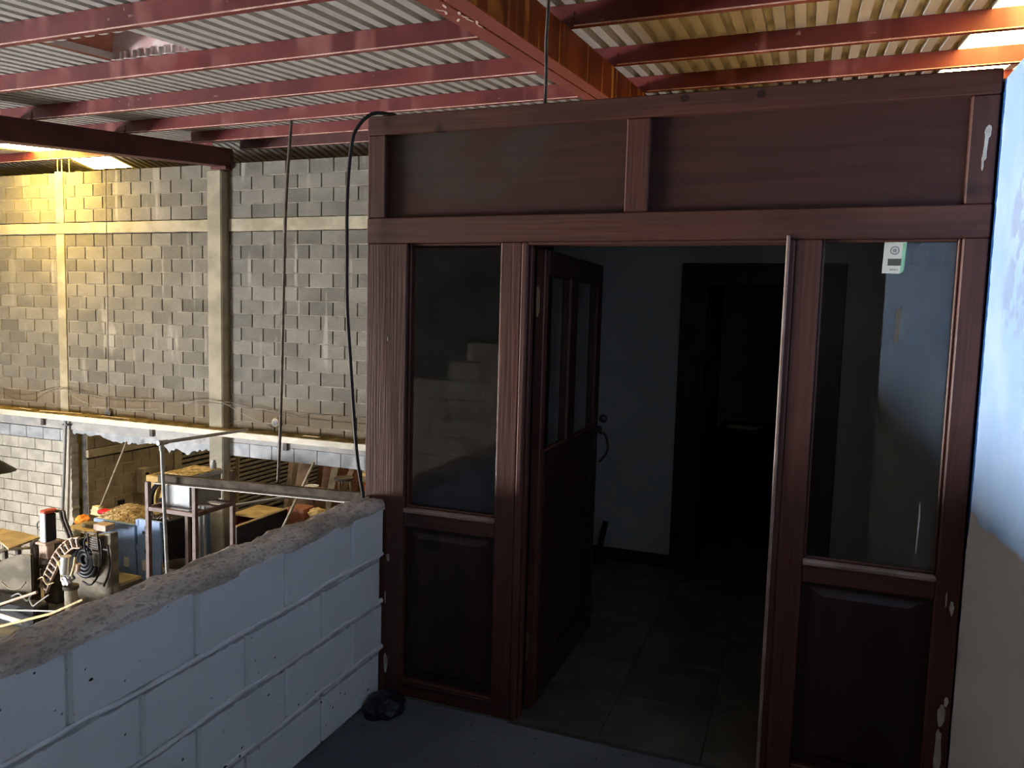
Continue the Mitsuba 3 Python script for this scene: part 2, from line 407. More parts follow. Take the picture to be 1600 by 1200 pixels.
skylight(SKYR[0]-.02, SKYR[1]+.06, 4.6, 10.1, SKY_WARM, 'glowing translucent skylight strip above the right end of the wooden partition')
skylight(SKYL[0]-.02, SKYL[1]+.06, 8.1, 10.1, SKY_LEFT, 'glowing translucent skylight over the yellow lit part of the block wall')
skylight(SKYL[0], SKYL[1], 10.45, 10.98, SKY_LEFT, 'small glowing skylight just above the top of the block wall')
# the lifted vent over the hole in the roof
vz = zroof(4.85)
hood = [(HX[0]-.03, HY[0]-.03), (HX[1]+.03, HY[0]-.03), (HX[1]+.03, HY[1]+.03), (HX[0]-.03, HY[1]+.03)]
b0 = np.array([(x, y, zroof(y)+.002) for x, y in hood]); t0 = np.array([(x*.6+.4*(HX[0]+HX[1])/2-.08, y*.75+.25*4.85+.05, vz+.36) for x, y in hood])
def quad(a, b, c, d): return trimesh.Trimesh(np.array([a, b, c, d]), np.array([(0, 1, 2), (0, 2, 3)]), process=False)
rv = key_for('roof_vent', 'ceiling')
obj('roof_vent', join(quad(b0[0], b0[1], t0[1], t0[0]), quad(b0[1], b0[2], t0[2], t0[1]), quad(b0[2], b0[3], t0[3], t0[2]), quad(*t0)), 'vent_paint', 'ceiling', label='pale pink lifted roof vent over a square hole in the roof')
obj('flap', quad(b0[3], b0[0], t0[0], t0[3]), 'vent_rust', rv)

# ---- main beams and purlins
def roof_beam(x0, x1, y0, y1, mat, label, h=.276):
    k = thing('roof_beam', label, 'beam'); w = x1-x0
    for a, b in ((x0, x0+w/2-.002), (x0+w/2+.002, x1)):
        m = beam_between(((a+b)/2, y0, zbeam(y0)+h/2), ((a+b)/2, y1, zbeam(y1)+h/2), b-a, h, c=.006)
        obj('channel', m, mat, k)
    return k
kb = roof_beam(-1.85, -1.61, -2.0, 10.2, 'rust_beam', 'rusty red steel roof beam running over the wooden partition')
for k in range(9):
    y = 3.55+.05*k+RNG.uniform(-.02, .02); x = -1.80+RNG.uniform(-.02, .05)+.004*k
    p = Polygon([(RNG.uniform(.5, 1)*math.cos(a)*.045, RNG.uniform(.5, 1)*math.sin(a)*.010) for a in np.linspace(0, 2*math.pi, 9)[:-1]]).buffer(0)
    p = p if p.geom_type == 'Polygon' else p.geoms[0]
    ang = RNG.uniform(.9, 2.2)
    m = placed(extrude(p, .003), (x, y, zbeam(y)+.0005), (math.cos(ang), math.sin(ang), SL*math.sin(ang)), (math.sin(ang), -math.cos(ang), -SL*math.cos(ang)))
    obj('paint_scar', m, 'paint_scar', kb, **({'label': 'pale scraped paint scar'} if k == 0 else {}))
roof_beam(-8.815, -8.575, -2.0, 9.92, 'oxide_dark', 'dark steel roof beam resting on the concrete column')
def purlin(y, x0, x1, label, mat='oxide_purlin', h=.150):
    k = thing('purlin', label, 'beam', 'red steel purlins under the roof sheets')
    t, fl = .006, .052
    z = zbeam(y)+.277
    web = beam_between((x0, y, z+h/2), (x1, y, z+h/2), t, h, c=.001)
    lo = beam_between((x0, y+fl/2, z+t/2+SL*fl/2), (x1, y+fl/2, z+t/2+SL*fl/2), fl, t, c=.001)
    hi = lo.copy(); hi.apply_translation([0, 0, h-t])
    lip = beam_between((x0, y+fl, z+.010+SL*fl), (x1, y+fl, z+.010+SL*fl), t, .02, c=.001)
    obj('web', join(web, hi, lip), mat, k); obj('bottom_flange', lo, mat, k)
    obj('edge', beam_between((x0, y-.0035, z+.005), (x1, y-.0035, z+.005), .004, .010, c=.001), 'edge_lit', k, label='lower edge with its bright light line painted pale')  # thin pale bar paints in the light caught by the lower edge
    return k
purlin(2.75, -17, 2.9, 'red steel purlin nearest the camera, above the photo\'s top edge')
purlin(4.00, -17, 2.9, 'red steel purlin at the top left, nearest the camera of those in view')
purlin(5.20, -17, 2.9, 'red steel purlin just behind the hole in the roof, second in view')
purlin(6.50, -17, 2.9, 'red steel purlin, third in view from the camera')
purlin(7.82, -17, 2.9, 'red steel purlin from which the thin steel rod hangs, fourth in view')
purlin(9.00, -8.56, 2.9, 'red steel purlin close in front of the grey block wall, fifth in view')
purlin(9.74, -17, -8.83, 'red steel purlin lit orange by the skylight left of the dark beam')
purlin(10.05, -8.56, -1.0, 'dark steel purlin over the top of the grey block wall', 'oxide_dark')
# cleats where the purlins meet the beams
for xb in (-8.575, -1.61):
    k = None
    for y in (5.2, 6.5, 7.82, 9.0):
        if xb < -5 and y == 9.0: continue
        z = zbeam(y)+.276
        m = bx(xb-.01, xb+.035, y-.010, y-.0065, z, z+.10, .001)
        obj('cleat', join(m, cyl((xb+.015, y-.02, z+.03), (xb+.015, y, z+.03), .010, 8)), 'oxide_purlin', 'roof_beam_001' if xb < -5 else 'roof_beam')

# ---------------------------------------------------------------- far block wall
YW = 9.85
def far_wall(name, x0, x1, label):
    thing(name, label, 'wall', kind='structure')
    obj('backing', bx(x0, x1, YW+.035, YW+.15, -.30, 3.93, .002), 'joint_dark', name)
    return name
W1 = far_wall('wall_rear_right', -8.62, -4.9, 'grey concrete block wall right of the concrete column')
block_wall(W1, -8.62, -4.9, 3.085, 3.955, YW, u_off=.04)
block_wall(W1, -8.62, -4.9, -.29, 2.88, YW, u_off=.04, z_off=2.88-15*.217)
obj('bond_beam', rough(bx(-8.62, -4.9, YW-.012, YW+.1, 2.885, 3.08, .006), .09, .008, 3, 9), 'concrete_pale', W1, label='pale cast concrete bond beam')
W2 = far_wall('wall_rear_left', -14.4, -8.93, 'block wall left of the column, lit yellow by the skylight')
tie = lambda u, z: -12.49 < u < -12.21
skipL = lambda u, z: -12.55 < u < -12.15 and False
for a, b in ((-14.4, -12.43), (-12.235, -8.93)):
    block_wall(W2, a, b, 3.085, 3.955, YW, u_off=.13)
    block_wall(W2, a, b, -.29, 2.88, YW, u_off=.13, z_off=2.88-15*.217)
obj('bond_beam', rough(bx(-14.4, -8.93, YW-.016, YW+.1, 2.89, 3.075, .006), .09, .010, 4, 9), 'concrete_pale', W2, label='pale cast concrete bond beam')
obj('tie_column', rough(bx(-12.43, -12.235, YW-.014, YW+.1, -.29, 2.885, .006), .09, .006, 5, 9), 'concrete_pale', W2, label='pale cast concrete tie column below the bond beam')
obj('tie_column', rough(bx(-12.43, -12.235, YW-.014, YW+.1, 3.08, 3.97, .006), .09, .006, 6, 9), 'concrete_pale', W2, label='pale cast concrete tie column above the bond beam')
obj('plain_end', bx(-17, -14.4, YW, YW+.15, -.29, 3.95, .004), 'plaster_grey', W2)
for x in (-12.40, -12.30, -12.12):
    obj('rebar', cyl((x, YW+.03, 3.9), (x, YW+.03, 4.22), .010, 8), 'concrete_pale', W2)
# column
k = thing('concrete_column', 'tall square concrete column between the two bays of block wall', 'column')
obj('shaft', join(bx(-8.93, -8.64, 9.70, 9.90, -3.3, 3.83, .02)), 'concrete_column', k)
obj('bearing_plate', bx(-8.86, -8.56, 9.72, 9.9, 3.83, 3.885, .004), 'oxide_dark', k)

# ---- ledge
k = thing('trim_1', 'projecting concrete ledge with a whitewashed edge along the block wall', 'ledge', kind='structure')
led = bx(-14.6, -4.9, 9.55, 9.90, -.385, -.29, .005)
obj('slab', led, 'ledge_paint', k)
g = trimesh.creation.box((9.7, .29, .02)); g.apply_translation([-9.75, 9.715, -.287]); g = rough(g, .07, .012, 8, 5)
obj('dirt', g, 'ledge_dirt', k, kind='stuff', label='brown dirt lying on the ledge')
for x in (-12.88, -10.28, -7.52):
    obj('bracket_and_shade', join(bx(x-.02, x+.05, 9.80, 9.84, -.56, -.40, .002), bx(x-.50, x-.1, 9.70, 9.84, -.415, -.388, .002)), 'machine_dark', k)  # dark bar left of each plate stands in for its shadow
for i, (x, a, L, w) in enumerate(((-6.9, .05, .30, .06), (-12.2, -.12, .9, .03), (-13.1, .2, .4, .03), (-10.9, .06, .7, .02))):
    m = beam_between((x-L/2, 9.66+a*L/2, -.262), (x+L/2, 9.66-a*L/2, -.262), w, .015)
    single('board_scrap', m, 'plywood_dirty', ['small wooden slat lying on the ledge right of the steel rod', 'thin stick lying on the ledge below the tie column', 'short stick on the ledge at the left edge of the photo', 'long thin stick lying on the ledge between tie column and concrete column'][i], 'wood scrap')

# ---- lower wall with the broken hole
W3 = thing('wall_rear_lower', 'whitewashed lower block wall under the ledge, broken open on the right', 'wall', kind='structure')
obj('backing', bx(-14.4, -12.32, YW+.014, YW+.15, -3.3, -.38, .002), 'joint_dark', W3)
block_wall(W3, -14.4, -12.40, -3.3, -.83, YW, u_off=.05, z_off=-.83-12*.21, course=.21, mats=['whitewash_dirty'], mort='joint_dark', jv=.010, jh=.010, proud=.003)
block_wall(W3, -14.4, -12.40, -.83, -.61, YW, u_off=.05, course=.22, mats=['whitewash'], mort='joint_dark', jv=.010, jh=.010, proud=.003)
obj('lintel_band', bx(-14.4, -8.93, YW-.004, YW+.15, -.60, -.375, .004), 'plaster_grey', W3, label='grey plaster band under the ledge')
obj('lintel_band', bx(-8.66, -4.9, YW-.004, YW+.15, -.52, -.375, .004), 'plaster_grey', W3, label='grey plaster band right of the column')
obj('plain_end', bx(-17, -14.4, YW, YW+.15, -3.3, -.30, .004), 'whitewash_dirty', W3)
# ragged top of the hole
pts = [(-12.40, -.60)]
xs_ = np.linspace(-12.16, -8.93, 70); base = np.interp(xs_, [-12.2, -11.9, -11.44, -11.2, -10.84, -10.4, -10.06, -9.91, -9.76, -9.5, -9.37, -9.15, -8.93], [-.665, -.66, -.65, -.71, -.73, -.71, -.67, -.80, -.71, -.82, -.74, -.70, -.70])
rag = Polygon([(-12.16, -.60), (-8.93, -.60)] + [(x, z+RNG.uniform(-.03, .02)) for x, z in zip(xs_[::-1], base[::-1])])
obj('broken_edge', placed(extrude(rag, .15), (0, YW+.15, 0), (1, 0, 0), (0, 0, 1)), 'whitewash', W3, label='ragged whitewashed edge over the broken hole')
zs_ = np.linspace(-3.3, -.60, 60)
jag = Polygon([(-12.41, -.60), (-12.41, -3.3)] + [(-12.215+RNG.uniform(-.02, .015)+(.03 if i in (22, 23) else 0), z) for i, z in enumerate(zs_)])
obj('broken_jamb', placed(extrude(jag, .15), (0, YW+.15, 0), (1, 0, 0), (0, 0, 1)), 'whitewash_dirty', W3, label='ragged plastered jamb of the broken hole')
for i, x in enumerate(np.arange(-8.66, -4.9, .432)):
    obj('block', bx(x+.004, min(x+.428, -4.9), YW-.002, YW+.15, -.745, -.525, .005), 'whitewash', W3)

# ---- annex behind the hole
WA = thing('wall_annex', 'brownish block wall of the room behind the broken hole', 'wall', kind='structure')
XA = -12.02
obj('backing', bx(XA-.15, XA-.012, 10.02, 12.15, -3.3, 4.0, .002), 'joint_dark', WA)
block_wall(WA, 10.02, 12.1, -3.3, -1.16, XA, side=1, face=1, u_off=.1, z_off=-1.16-11*.205, course=.205, mats=['annex_block'], mort='annex_beam', jv=.008, jh=.012, length=.42)
block_wall(WA, 10.02, 12.1, -.98, -.2, XA, side=1, face=1, u_off=.1, z_off=-.98, course=.205, mats=['annex_block'], mort='annex_beam', jv=.008, jh=.012, length=.42)
obj('bond_beam', bx(XA-.05, XA+.03, 10.02, 12.1, -1.13, -.985, .006), 'annex_beam', WA, label='pale concrete band along the annex wall')
for y in (12.05,): obj('pilaster', bx(XA-.05, XA+.04, y, y+.2, -3.3, -.2, .006), 'annex_beam', WA)
obj('back_panel', bx(XA-.25, XA-.15, 12.2, 18, -3.3, 4.0, .002), 'joint_dark', WA)
n = 0
for z in np.arange(-3.2, -.4, .105):
    obj('slat', bx(XA-.06, XA-.03, 12.26, 17.9, z, z+.055, .003), 'slat_wood', WA)
for y in (13.9, 15.9): obj('batten', beam_between((XA-.02, y, -3.3), (XA-.02, y+.12, -.3), .04, .16, up=(1, 0, 0)), 'slat_wood', WA)
WR = thing('wall_annex_rear', 'dim brown board wall at the back of the annex', 'wall', kind='structure')
obj('backing', bx(-12.2, -2.0, 17.6, 17.7, -3.3, 4.2, .002), 'old_board', WR)
x = -12.1
while x < -5:
    w = RNG.uniform(.18, .34); obj('board', bx(x, x+w-.012, 17.55-RNG.uniform(0, .03), 17.6, -3.25, -.4+RNG.uniform(-.3, .2), .004), 'old_board', WR); x += w
WE = thing('wall_annex_right', 'plain side wall closing the annex on the right', 'wall', kind='structure')
obj('panel', bx(-2.0, -1.9, 10.0, 17.7, -3.3, 4.3, .002), 'old_board', WE)

# ---------------------------------------------------------------- shell of the workshop (mostly outside the frame)
tag(obj('floor_001', bx(-17, 3.0, -4.2, 18, -3.5, -3.3, .002), 'floor_shop'), 'dusty concrete floor of the workshop below', 'floor', kind='structure')
k = thing('wall_end', 'end wall of the workshop around the added light panel', 'wall', kind='structure')
WY0, WY1, WZ0, WZ1 = -4.0, 1.2, -3.0, -.55
obj('panel', join(bx(-17.1, -17, -4.2, WY0, -3.3, 4.6, .002), bx(-17.1, -17, WY1, 18, -3.3, 4.6, .002), bx(-17.1, -17, WY0, WY1, WZ1, 4.6, .002), bx(-17.1, -17, WY0, WY1, -3.3, WZ0, .002)), 'plaster_grey', k)
k = thing('light_panel_1', 'wide glowing panel standing in for daylight through the unseen low end doorway', 'light_panel', kind='structure')
m = trimesh.Trimesh(np.array([(-17.03, WY0, WZ0), (-17.03, WY1, WZ0), (-17.03, WY1, WZ1), (-17.03, WY0, WZ1)]), np.array([(0, 1, 2), (0, 2, 3)]), process=False)
obj('pane', m, 'frosted', k, emitter={'type': 'area', 'radiance': {'type': 'rgb', 'value': list(PANEL_LIGHT)}})  # emissive panel takes the place of sky seen through the doorway
obj('frame', join(*[bx(-17.03, -16.97, y-.02, y+.02, WZ0, WZ1, .003) for y in np.linspace(WY0, WY1, 4)]), 'rod_steel', k)
k = thing('wall_front', 'block wall behind the camera', 'wall', kind='structure')
obj('backing', bx(-5.6, -1.05, -2.2, -2.02, -3.3, 4.0, .002), 'joint_dark', k)
obj('panel', bx(-17, -5.6, -4.3, -4.2, -3.3, 4.0, .002), 'wall_shadowed', k)
obj('return', bx(-5.6, -5.5, -4.2, -2.2, -3.3, 4.0, .002), 'wall_shadowed', k)
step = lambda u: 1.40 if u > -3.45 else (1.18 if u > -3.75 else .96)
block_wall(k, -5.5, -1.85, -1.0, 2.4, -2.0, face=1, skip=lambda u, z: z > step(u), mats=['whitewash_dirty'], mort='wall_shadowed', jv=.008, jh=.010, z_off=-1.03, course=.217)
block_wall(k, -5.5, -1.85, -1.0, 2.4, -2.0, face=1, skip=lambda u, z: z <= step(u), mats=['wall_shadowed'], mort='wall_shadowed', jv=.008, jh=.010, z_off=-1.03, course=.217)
k = thing('wall_landing', 'short painted block wall close behind the camera', 'wall', kind='structure')
obj('backing', bx(-1.05, 2.9, -.95, -.714, 0, 3.9, .002), 'joint_dark', k)
block_wall(k, -.62, .95, 0, 2.6, -.70, face=1, mats=['wall_shadowed'], mort='wall_shadowed', jv=.008, jh=.009, course=.21, length=.42)

# ---------------------------------------------------------------- walkway: floor, parapet, blue wall
tag(obj('floor', bx(-1.76, .55, -2.0, 2.795, -.25, 0, .004), 'floor_walk'), 'dark grey concrete walkway floor in front of the wooden partition', 'floor', kind='structure')
PX0, PX1, PY1, PZ = -1.765, -1.624, 2.795, .825
WP = thing('wall_left', 'low grey painted block parapet beside the walkway', 'wall', kind='structure')
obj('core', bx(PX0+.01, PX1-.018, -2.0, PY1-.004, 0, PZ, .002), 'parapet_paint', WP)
rows = [(.0, .205), (.205, .412), (.412, .615), (.615, .832)]
joints = {0: .31, 1: .085, 2: -.165+.42, 3: .01+.02}
offs = [1.505, 1.711, 1.505, 1.286]
for (za, zb), o in zip(rows, offs):
    y = o-.4205*9
    while y < PY1-.02:
        a, b = max(y, -2.0), min(y+.4205, PY1)
        if b-a > .05:
            m = cbox(b-a-.010, .05, zb-za-.010, .008); m.apply_transform(trimesh.transformations.rotation_matrix(math.pi/2, [0, 0, 1]))
            m.apply_translation([PX1-.025+RNG.uniform(-.0015, .0015), (a+b)/2, (za+zb)/2])
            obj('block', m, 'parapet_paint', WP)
        y += .4205
for z in (.205, .412, .615):
    ys = np.linspace(-2.0, PY1-.01, 110); d = meshkit.fbm(np.c_[ys*9, ys*0+z*7, ys*0], 3, 2)-.5
    m = tube(np.c_[PX1-.004+.008*d, ys, z+.003+.020*d+.006*np.sin(ys*3)+.003*np.sin(ys*11)], .0085+.009*(meshkit.noise(np.c_[ys*14, ys*0+z, ys*0], 5)-.5), 8)
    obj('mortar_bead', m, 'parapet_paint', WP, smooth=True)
# rough cap
nx, ny = 30, 700
gx, gy = np.linspace(PX0-.008, PX1+.001, nx), np.linspace(-2.0, PY1, ny)
X, Y = np.meshgrid(gx, gy, indexing='ij'); q = np.stack([X*22, Y*12, X*0+3], -1)
edge = np.clip(np.minimum(X-gx[0], gx[-1]-X)/.03, 0, 1)
Z = PZ+.010+.024*edge**.5+.024*(meshkit.fbm(q, 4, 1)-.5)+.014*(meshkit.noise(q*np.array([4.5, 2.2, 4]), 9)-.5)
X = X+.014*(meshkit.noise(q*1.3, 4)-.5)*(1-edge)
top = np.stack([X, Y, Z], -1); bot = top.copy(); bot[..., 2] = PZ-.010+.014*(meshkit.fbm(q*2+9, 4, 6)-.5)
v = np.vstack([top.reshape(-1, 3), bot.reshape(-1, 3)]); N = nx*ny; f = []
I = np.arange(N).reshape(nx, ny)
for A, s in ((I, 0),):
    a, b, c, d = A[:-1, :-1].ravel(), A[1:, :-1].ravel(), A[1:, 1:].ravel(), A[:-1, 1:].ravel()
    f += [np.c_[a, b, c], np.c_[a, c, d]]
for e in (I[0], I[-1], I[:, 0], I[:, -1]):
    a, b = e[:-1], e[1:]; f += [np.c_[a, b, b+N], np.c_[a, b+N, a+N]]
obj('cap', trimesh.Trimesh(v, np.vstack(f), process=False), 'cap_mortar', WP, smooth=40, label='rough unpainted mortar cap')

tag(obj('wall_right', bx(.551, .78, -.34, 2.87, 0, 2.435, .006), 'blue_wall'), 'pale blue painted wall at the right edge, with the parapet shadow painted grey low down', 'wall', kind='structure')

# ---------------------------------------------------------------- wooden partition
WPN = thing('wooden_partition', 'dark mahogany partition with glazed side lights around the open doorway', 'partition')
Y0, Y1 = 2.80, 2.885
obj('top_rail', bx(-1.725, .545, Y0-.006, Y1, 2.39, 2.466, .004), 'wood_rail', WPN)
obj('middle_rail', bx(-1.725, .545, Y0-.004, Y1, 1.948, 2.052, .004), 'wood_rail', WPN)
obj('post', bx(-1.725, -1.535, Y0, Y1, 0, 1.9475, .004), 'wood_post', WPN)
obj('post', bx(-1.725, -1.642, Y0, Y1, 2.0525, 2.3895, .004), 'wood_post', WPN)
obj('post', bx(-1.116, -1.030, Y0, Y1, 0, 1.9475, .004), 'wood_post', WPN)
obj('post', bx(-.030, .055, Y0, Y1, 0, 1.9475, .004), 'wood_post', WPN)
obj('post', bx(.472, .545, Y0, Y1, 0, 1.9475, .004), 'wood_post', WPN)
obj('post', bx(-.633, -.547, Y0, Y1, 2.0525, 2.3895, .004), 'wood_post', WPN)
obj('post', bx(.467, .545, Y0, Y1, 2.0525, 2.3895, .004), 'wood_post', WPN)
for a, b in ((-1.642, -.633), (-.547, .467)): obj('transom_panel', bx(a-.01, b+.01, Y0+.026, Y0+.044, 2.045, 2.397, .001), 'wood_panel', WPN)
def bead(a, b, z0, z1, y, w=.010, d=.014):
    return [bx(a, a+w, y-d, y, z0, z1, .003), bx(b-w, b, y-d, y, z0, z1, .003), bx(a+w, b-w, y-d, y, z1-w, z1, .003), bx(a+w, b-w, y-d, y, z0, z0+w, .003)]
for a, b in ((-1.535, -1.116), (.055, .472)):
    obj('sill_rail', bx(a, b, Y0+.004, Y1, .752, .826, .004), 'wood_rail', WPN)
    obj('sill_nose', bx(a, b, Y0-.008, Y0+.03, .815, .833, .005), 'wood_bare_lit', WPN, label='worn pale sill edge')
    obj('glazing_bead', join(*bead(a, b, .833, 1.948, Y0+.034)), 'wood_post', WPN)
    g_ = quad((a+.002, Y0+.040, .83), (b-.002, Y0+.040, .83), (b-.002, Y0+.040, 1.948), (a+.002, Y0+.040, 1.948))
    obj('glass_pane', g_, 'glass', WPN)
    obj('bottom_rail', bx(a, b, Y0+.004, Y1, 0, .075, .004), 'wood_rail', WPN)
    obj('skirting_lip', bx(a, b, Y0-.004, Y0+.02, .048, .066, .003), 'wood_panel', WPN)
    # raised and fielded lower panel
    pz0, pz1 = .085, .752
    fr = [bx(a, b, Y0+.028, Y0+.045, .07, .755, .001)]
    cx, cz, hw, hh = (a+b)/2, (pz0+pz1)/2, (b-a)/2, (pz1-pz0)/2
    o = .075; i_ = .10
    pr = np.array([(cx-hw+.02, Y0+.028, cz-hh+.02), (cx+hw-.02, Y0+.028, cz-hh+.02), (cx+hw-.02, Y0+.028, cz+hh-.02), (cx-hw+.02, Y0+.028, cz+hh-.02),
                   (cx-hw+o, Y0+.010, cz-hh+o*.6), (cx+hw-o, Y0+.010, cz-hh+o*.6), (cx+hw-o, Y0+.010, cz+hh-o*.6), (cx-hw+o, Y0+.010, cz+hh-o*.6)])
    pf = trimesh.convex.convex_hull(pr)
    obj('lower_panel', join(*fr, pf), 'wood_dark', WPN)  # darker wood than the transoms puts the low shade into the colour
# door lining with stops
for a, b, nm in ((-1.030, -1.004, 'door_lining'), (-.056, -.030, 'door_lining')):
    obj(nm, bx(a, b, Y0-.004, Y1+.004, 0, 1.948, .006), 'wood_post', WPN)
obj('door_lining', bx(-1.004, -.056, Y0-.004, Y1+.004, 1.926+.01, 1.948, .004), 'wood_rail', WPN)
obj('door_stop', bx(-.060, -.048, Y0-.012, Y0+.01, 0, 1.962, .004), 'wood_bare_lit', WPN, label='pale bare edge strip of the right jamb with daylight painted in')  # pale colour paints in the daylight on this left-facing edge
obj('door_stop', bx(-1.006, -.994, Y0+.02, Y0+.05, 0, 1.945, .004), 'wood_post', WPN)
# chips of bare paint on the edges
def chip(x, z, w, h, seed, face=Y0-.0012):
    r = np.random.default_rng(seed); n = 14
    pts = [(math.cos(a)*w*r.uniform(.55, 1.1), math.sin(a)*h*r.uniform(.75, 1.05)) for a in np.linspace(0, 2*math.pi, n, endpoint=False)]
    p = Polygon(pts).buffer(0); p = p if p.geom_type == 'Polygon' else max(p.geoms, key=lambda q: q.area)
    obj('paint_chip', placed(extrude(p, .0012), (x, face+.0012, z), (1, 0, 0), (0, 0, 1)), 'chip', WPN)
for i, (x, z, w, h) in enumerate(((-1.606, .607, .010, .020), (-1.613, .135, .011, .05), (-1.618, .43, .004, .03), (.513, 2.235, .007, .06), (.519, 2.275, .012, .02), (.508, 2.18, .004, .03),
                                  (.505, .76, .003, .03), (.523, .735, .008, .028), (.517, .36, .014, .045), (.515, .23, .014, .09), (.528, .41, .008, .02), (-1.62, 1.55, .002, .012))):
    chip(x, z, w, h, 30+i)
for x, z in ((-.43, 2.445), (-.17, 2.44)):
    obj('knot', cyl((x, Y0-.0072, z), (x, Y0-.002, z), .014, 12), 'wood_dark', WPN)

# open door leaf
DL = thing('door_1', 'dark wooden door leaf with glass panes, standing open into the room', 'door', kind='structure')
XD0, XD1 = -1.005, -.965; D0, D1 = 2.905, 3.855
def leaf(a, b, z0, z1, nm, mat, x0=XD0, x1=XD1): return obj(nm, bx(x0, x1, a, b, z0, z1, .004), mat, DL)
leaf(D0, 2.955, .012, 1.93, 'stile', 'wood_post'); leaf(3.745, D1, .012, 1.93, 'stile', 'wood_dark'); leaf(3.27, 3.40, 1.10, 1.83, 'stile', 'wood_dark')
leaf(2.955, 3.745, 1.83, 1.93, 'rail', 'wood_dark'); leaf(2.955, 3.745, 1.015, 1.10, 'rail', 'wood_dark'); leaf(2.955, 3.745, .74, .835, 'rail', 'wood_dark'); leaf(2.955, 3.745, .012, .15, 'rail', 'wood_dark')
for a, b in ((2.955, 3.27), (3.40, 3.745)):
    obj('glass_pane', quad((-.985, a, 1.10), (-.985, b, 1.10), (-.985, b, 1.83), (-.985, a, 1.83)), 'glass', DL)
    obj('glazing_bead', join(bx(-.972, -.958, a, b, 1.10, 1.112, .003), bx(-.972, -.958, b-.012, b, 1.112, 1.83, .003)), 'wood_rail', DL)
def fielded(a, b, z0, z1):
    x = -.985; e = .028
    pr = [(x, a, z0), (x, b, z0), (x, b, z1), (x, a, z1)]+[(-.966, a+e, z0+e), (-.966, b-e, z0+e), (-.966, b-e, z1-e), (-.966, a+e, z1-e)]
    obj('panel', join(trimesh.convex.convex_hull(np.array(pr)), bx(-.995, x, a, b, z0, z1, .001)), 'wood_dark', DL)
fielded(2.955, 3.745, .835, 1.015)
for a, b in ((2.955, 3.185), (3.225, 3.465), (3.505, 3.745)): fielded(a, b, .15, .74)
leaf(3.185, 3.225, .15, .74, 'muntin', 'wood_dark'); leaf(3.465, 3.505, .15, .74, 'muntin', 'wood_dark')
h = obj('handle', join(cyl((-.965, 3.80, 1.09), (-.935, 3.80, 1.09), .016, 12), beam_between((-.935, 3.80, 1.09), (-.935, 3.70, 1.085), .014, .018)), 'lock_metal', DL, label='dark metal lever handle')
obj('plate', bx(-.966, -.960, 3.775, 3.825, .98, 1.16, .002), 'lock_metal', h)
obj('knob', trimesh.creation.icosphere(2, .022).apply_translation([-.932, 3.83, 1.14]), 'lock_metal', DL, smooth=True)
obj('hinge', join(cyl((-.995, 2.898, 1.66), (-.995, 2.898, 1.78), .007, 10), bx(-1.0, -.985, 2.897, 2.912, 1.67, 1.77, .001)), 'brass', DL, label='brass hinge')
obj('hinge', join(cyl((-.995, 2.898, .22), (-.995, 2.898, .34), .007, 10), bx(-1.0, -.985, 2.897, 2.912, .23, .33, .001)), 'brass', DL, label='brass hinge')
kc = spline([(-.955, 3.86, 1.06), (-.93, 3.88, 1.05), (-.915, 3.88, 1.0), (-.92, 3.88, .95), (-.955, 3.87, .90)], 6)
single('cable_loop', tube(kc, .006, 8), 'black_cable', 'dark looped cord hanging from the lock of the open door', 'cord', smooth=True)

# sticker, tape and scratch on the right pane
k = thing('pane_sticker', 'cream and green sticker at the top of the right glass pane', 'sticker')
YS = Y0+.037
sp = Polygon([(.246, 1.836), (.300, 1.834), (.312, 1.845), (.316, 1.940), (.249, 1.942)])
obj('card', placed(extrude(sp, .0012), (0, YS, 0), (1, 0, 0), (0, 0, 1)), 'sticker_base', k)
gp = Polygon([(.299, 1.8345), (.311, 1.8455), (.3155, 1.935), (.304, 1.935), (.302, 1.87)])
obj('green_stripe', placed(extrude(gp, .0006), (0, YS-.0013, 0), (1, 0, 0), (0, 0, 1)), 'sticker_green', k)
ring = Polygon([(.281+.0145*math.cos(a), 1.911+.0145*math.sin(a)) for a in np.linspace(0, 2*math.pi, 28, endpoint=False)])
r_in = Polygon([(.281+.0085*math.cos(a), 1.911+.0085*math.sin(a)) for a in np.linspace(0, 2*math.pi, 20, endpoint=False)])
obj('round_mark', placed(extrude(ring.difference(r_in.buffer(.0015).difference(r_in.buffer(-.002))), .0005), (0, YS-.0013, 0), (1, 0, 0), (0, 0, 1)), 'sticker_grey', k)
obj('dark_window', bx(.262, .304, YS-.0019, YS-.0012, 1.861, 1.884, .0002), 'sticker_dark', k)
obj('print_line', join(*[bx(.270+i*.0042, .2728+i*.0042, YS-.0017, YS-.0012, 1.845, 1.8505, .0001) for i in range(6)]), 'sticker_grey', k)
tp = Polygon([(.297, 1.712), (.316, 1.727), (.314, 1.69), (.312, 1.65), (.311, 1.612), (.296, 1.600), (.298, 1.66)])
single('tape_strip', placed(extrude(tp, .0008), (0, YS, 0), (1, 0, 0), (0, 0, 1)), 'tape_brown', 'brown strip of tape on the right glass pane below the sticker', 'tape')
single('white_sliver', placed(extrude(Polygon([(.4085, .893), (.4115, .892), (.4155, 1.02), (.4135, 1.075), (.4105, 1.07), (.410, .98)]), .0015), (0, YS, 0), (1, 0, 0), (0, 0, 1)), 'white_cloth', 'thin white sliver stuck low on the right glass pane', 'sliver')

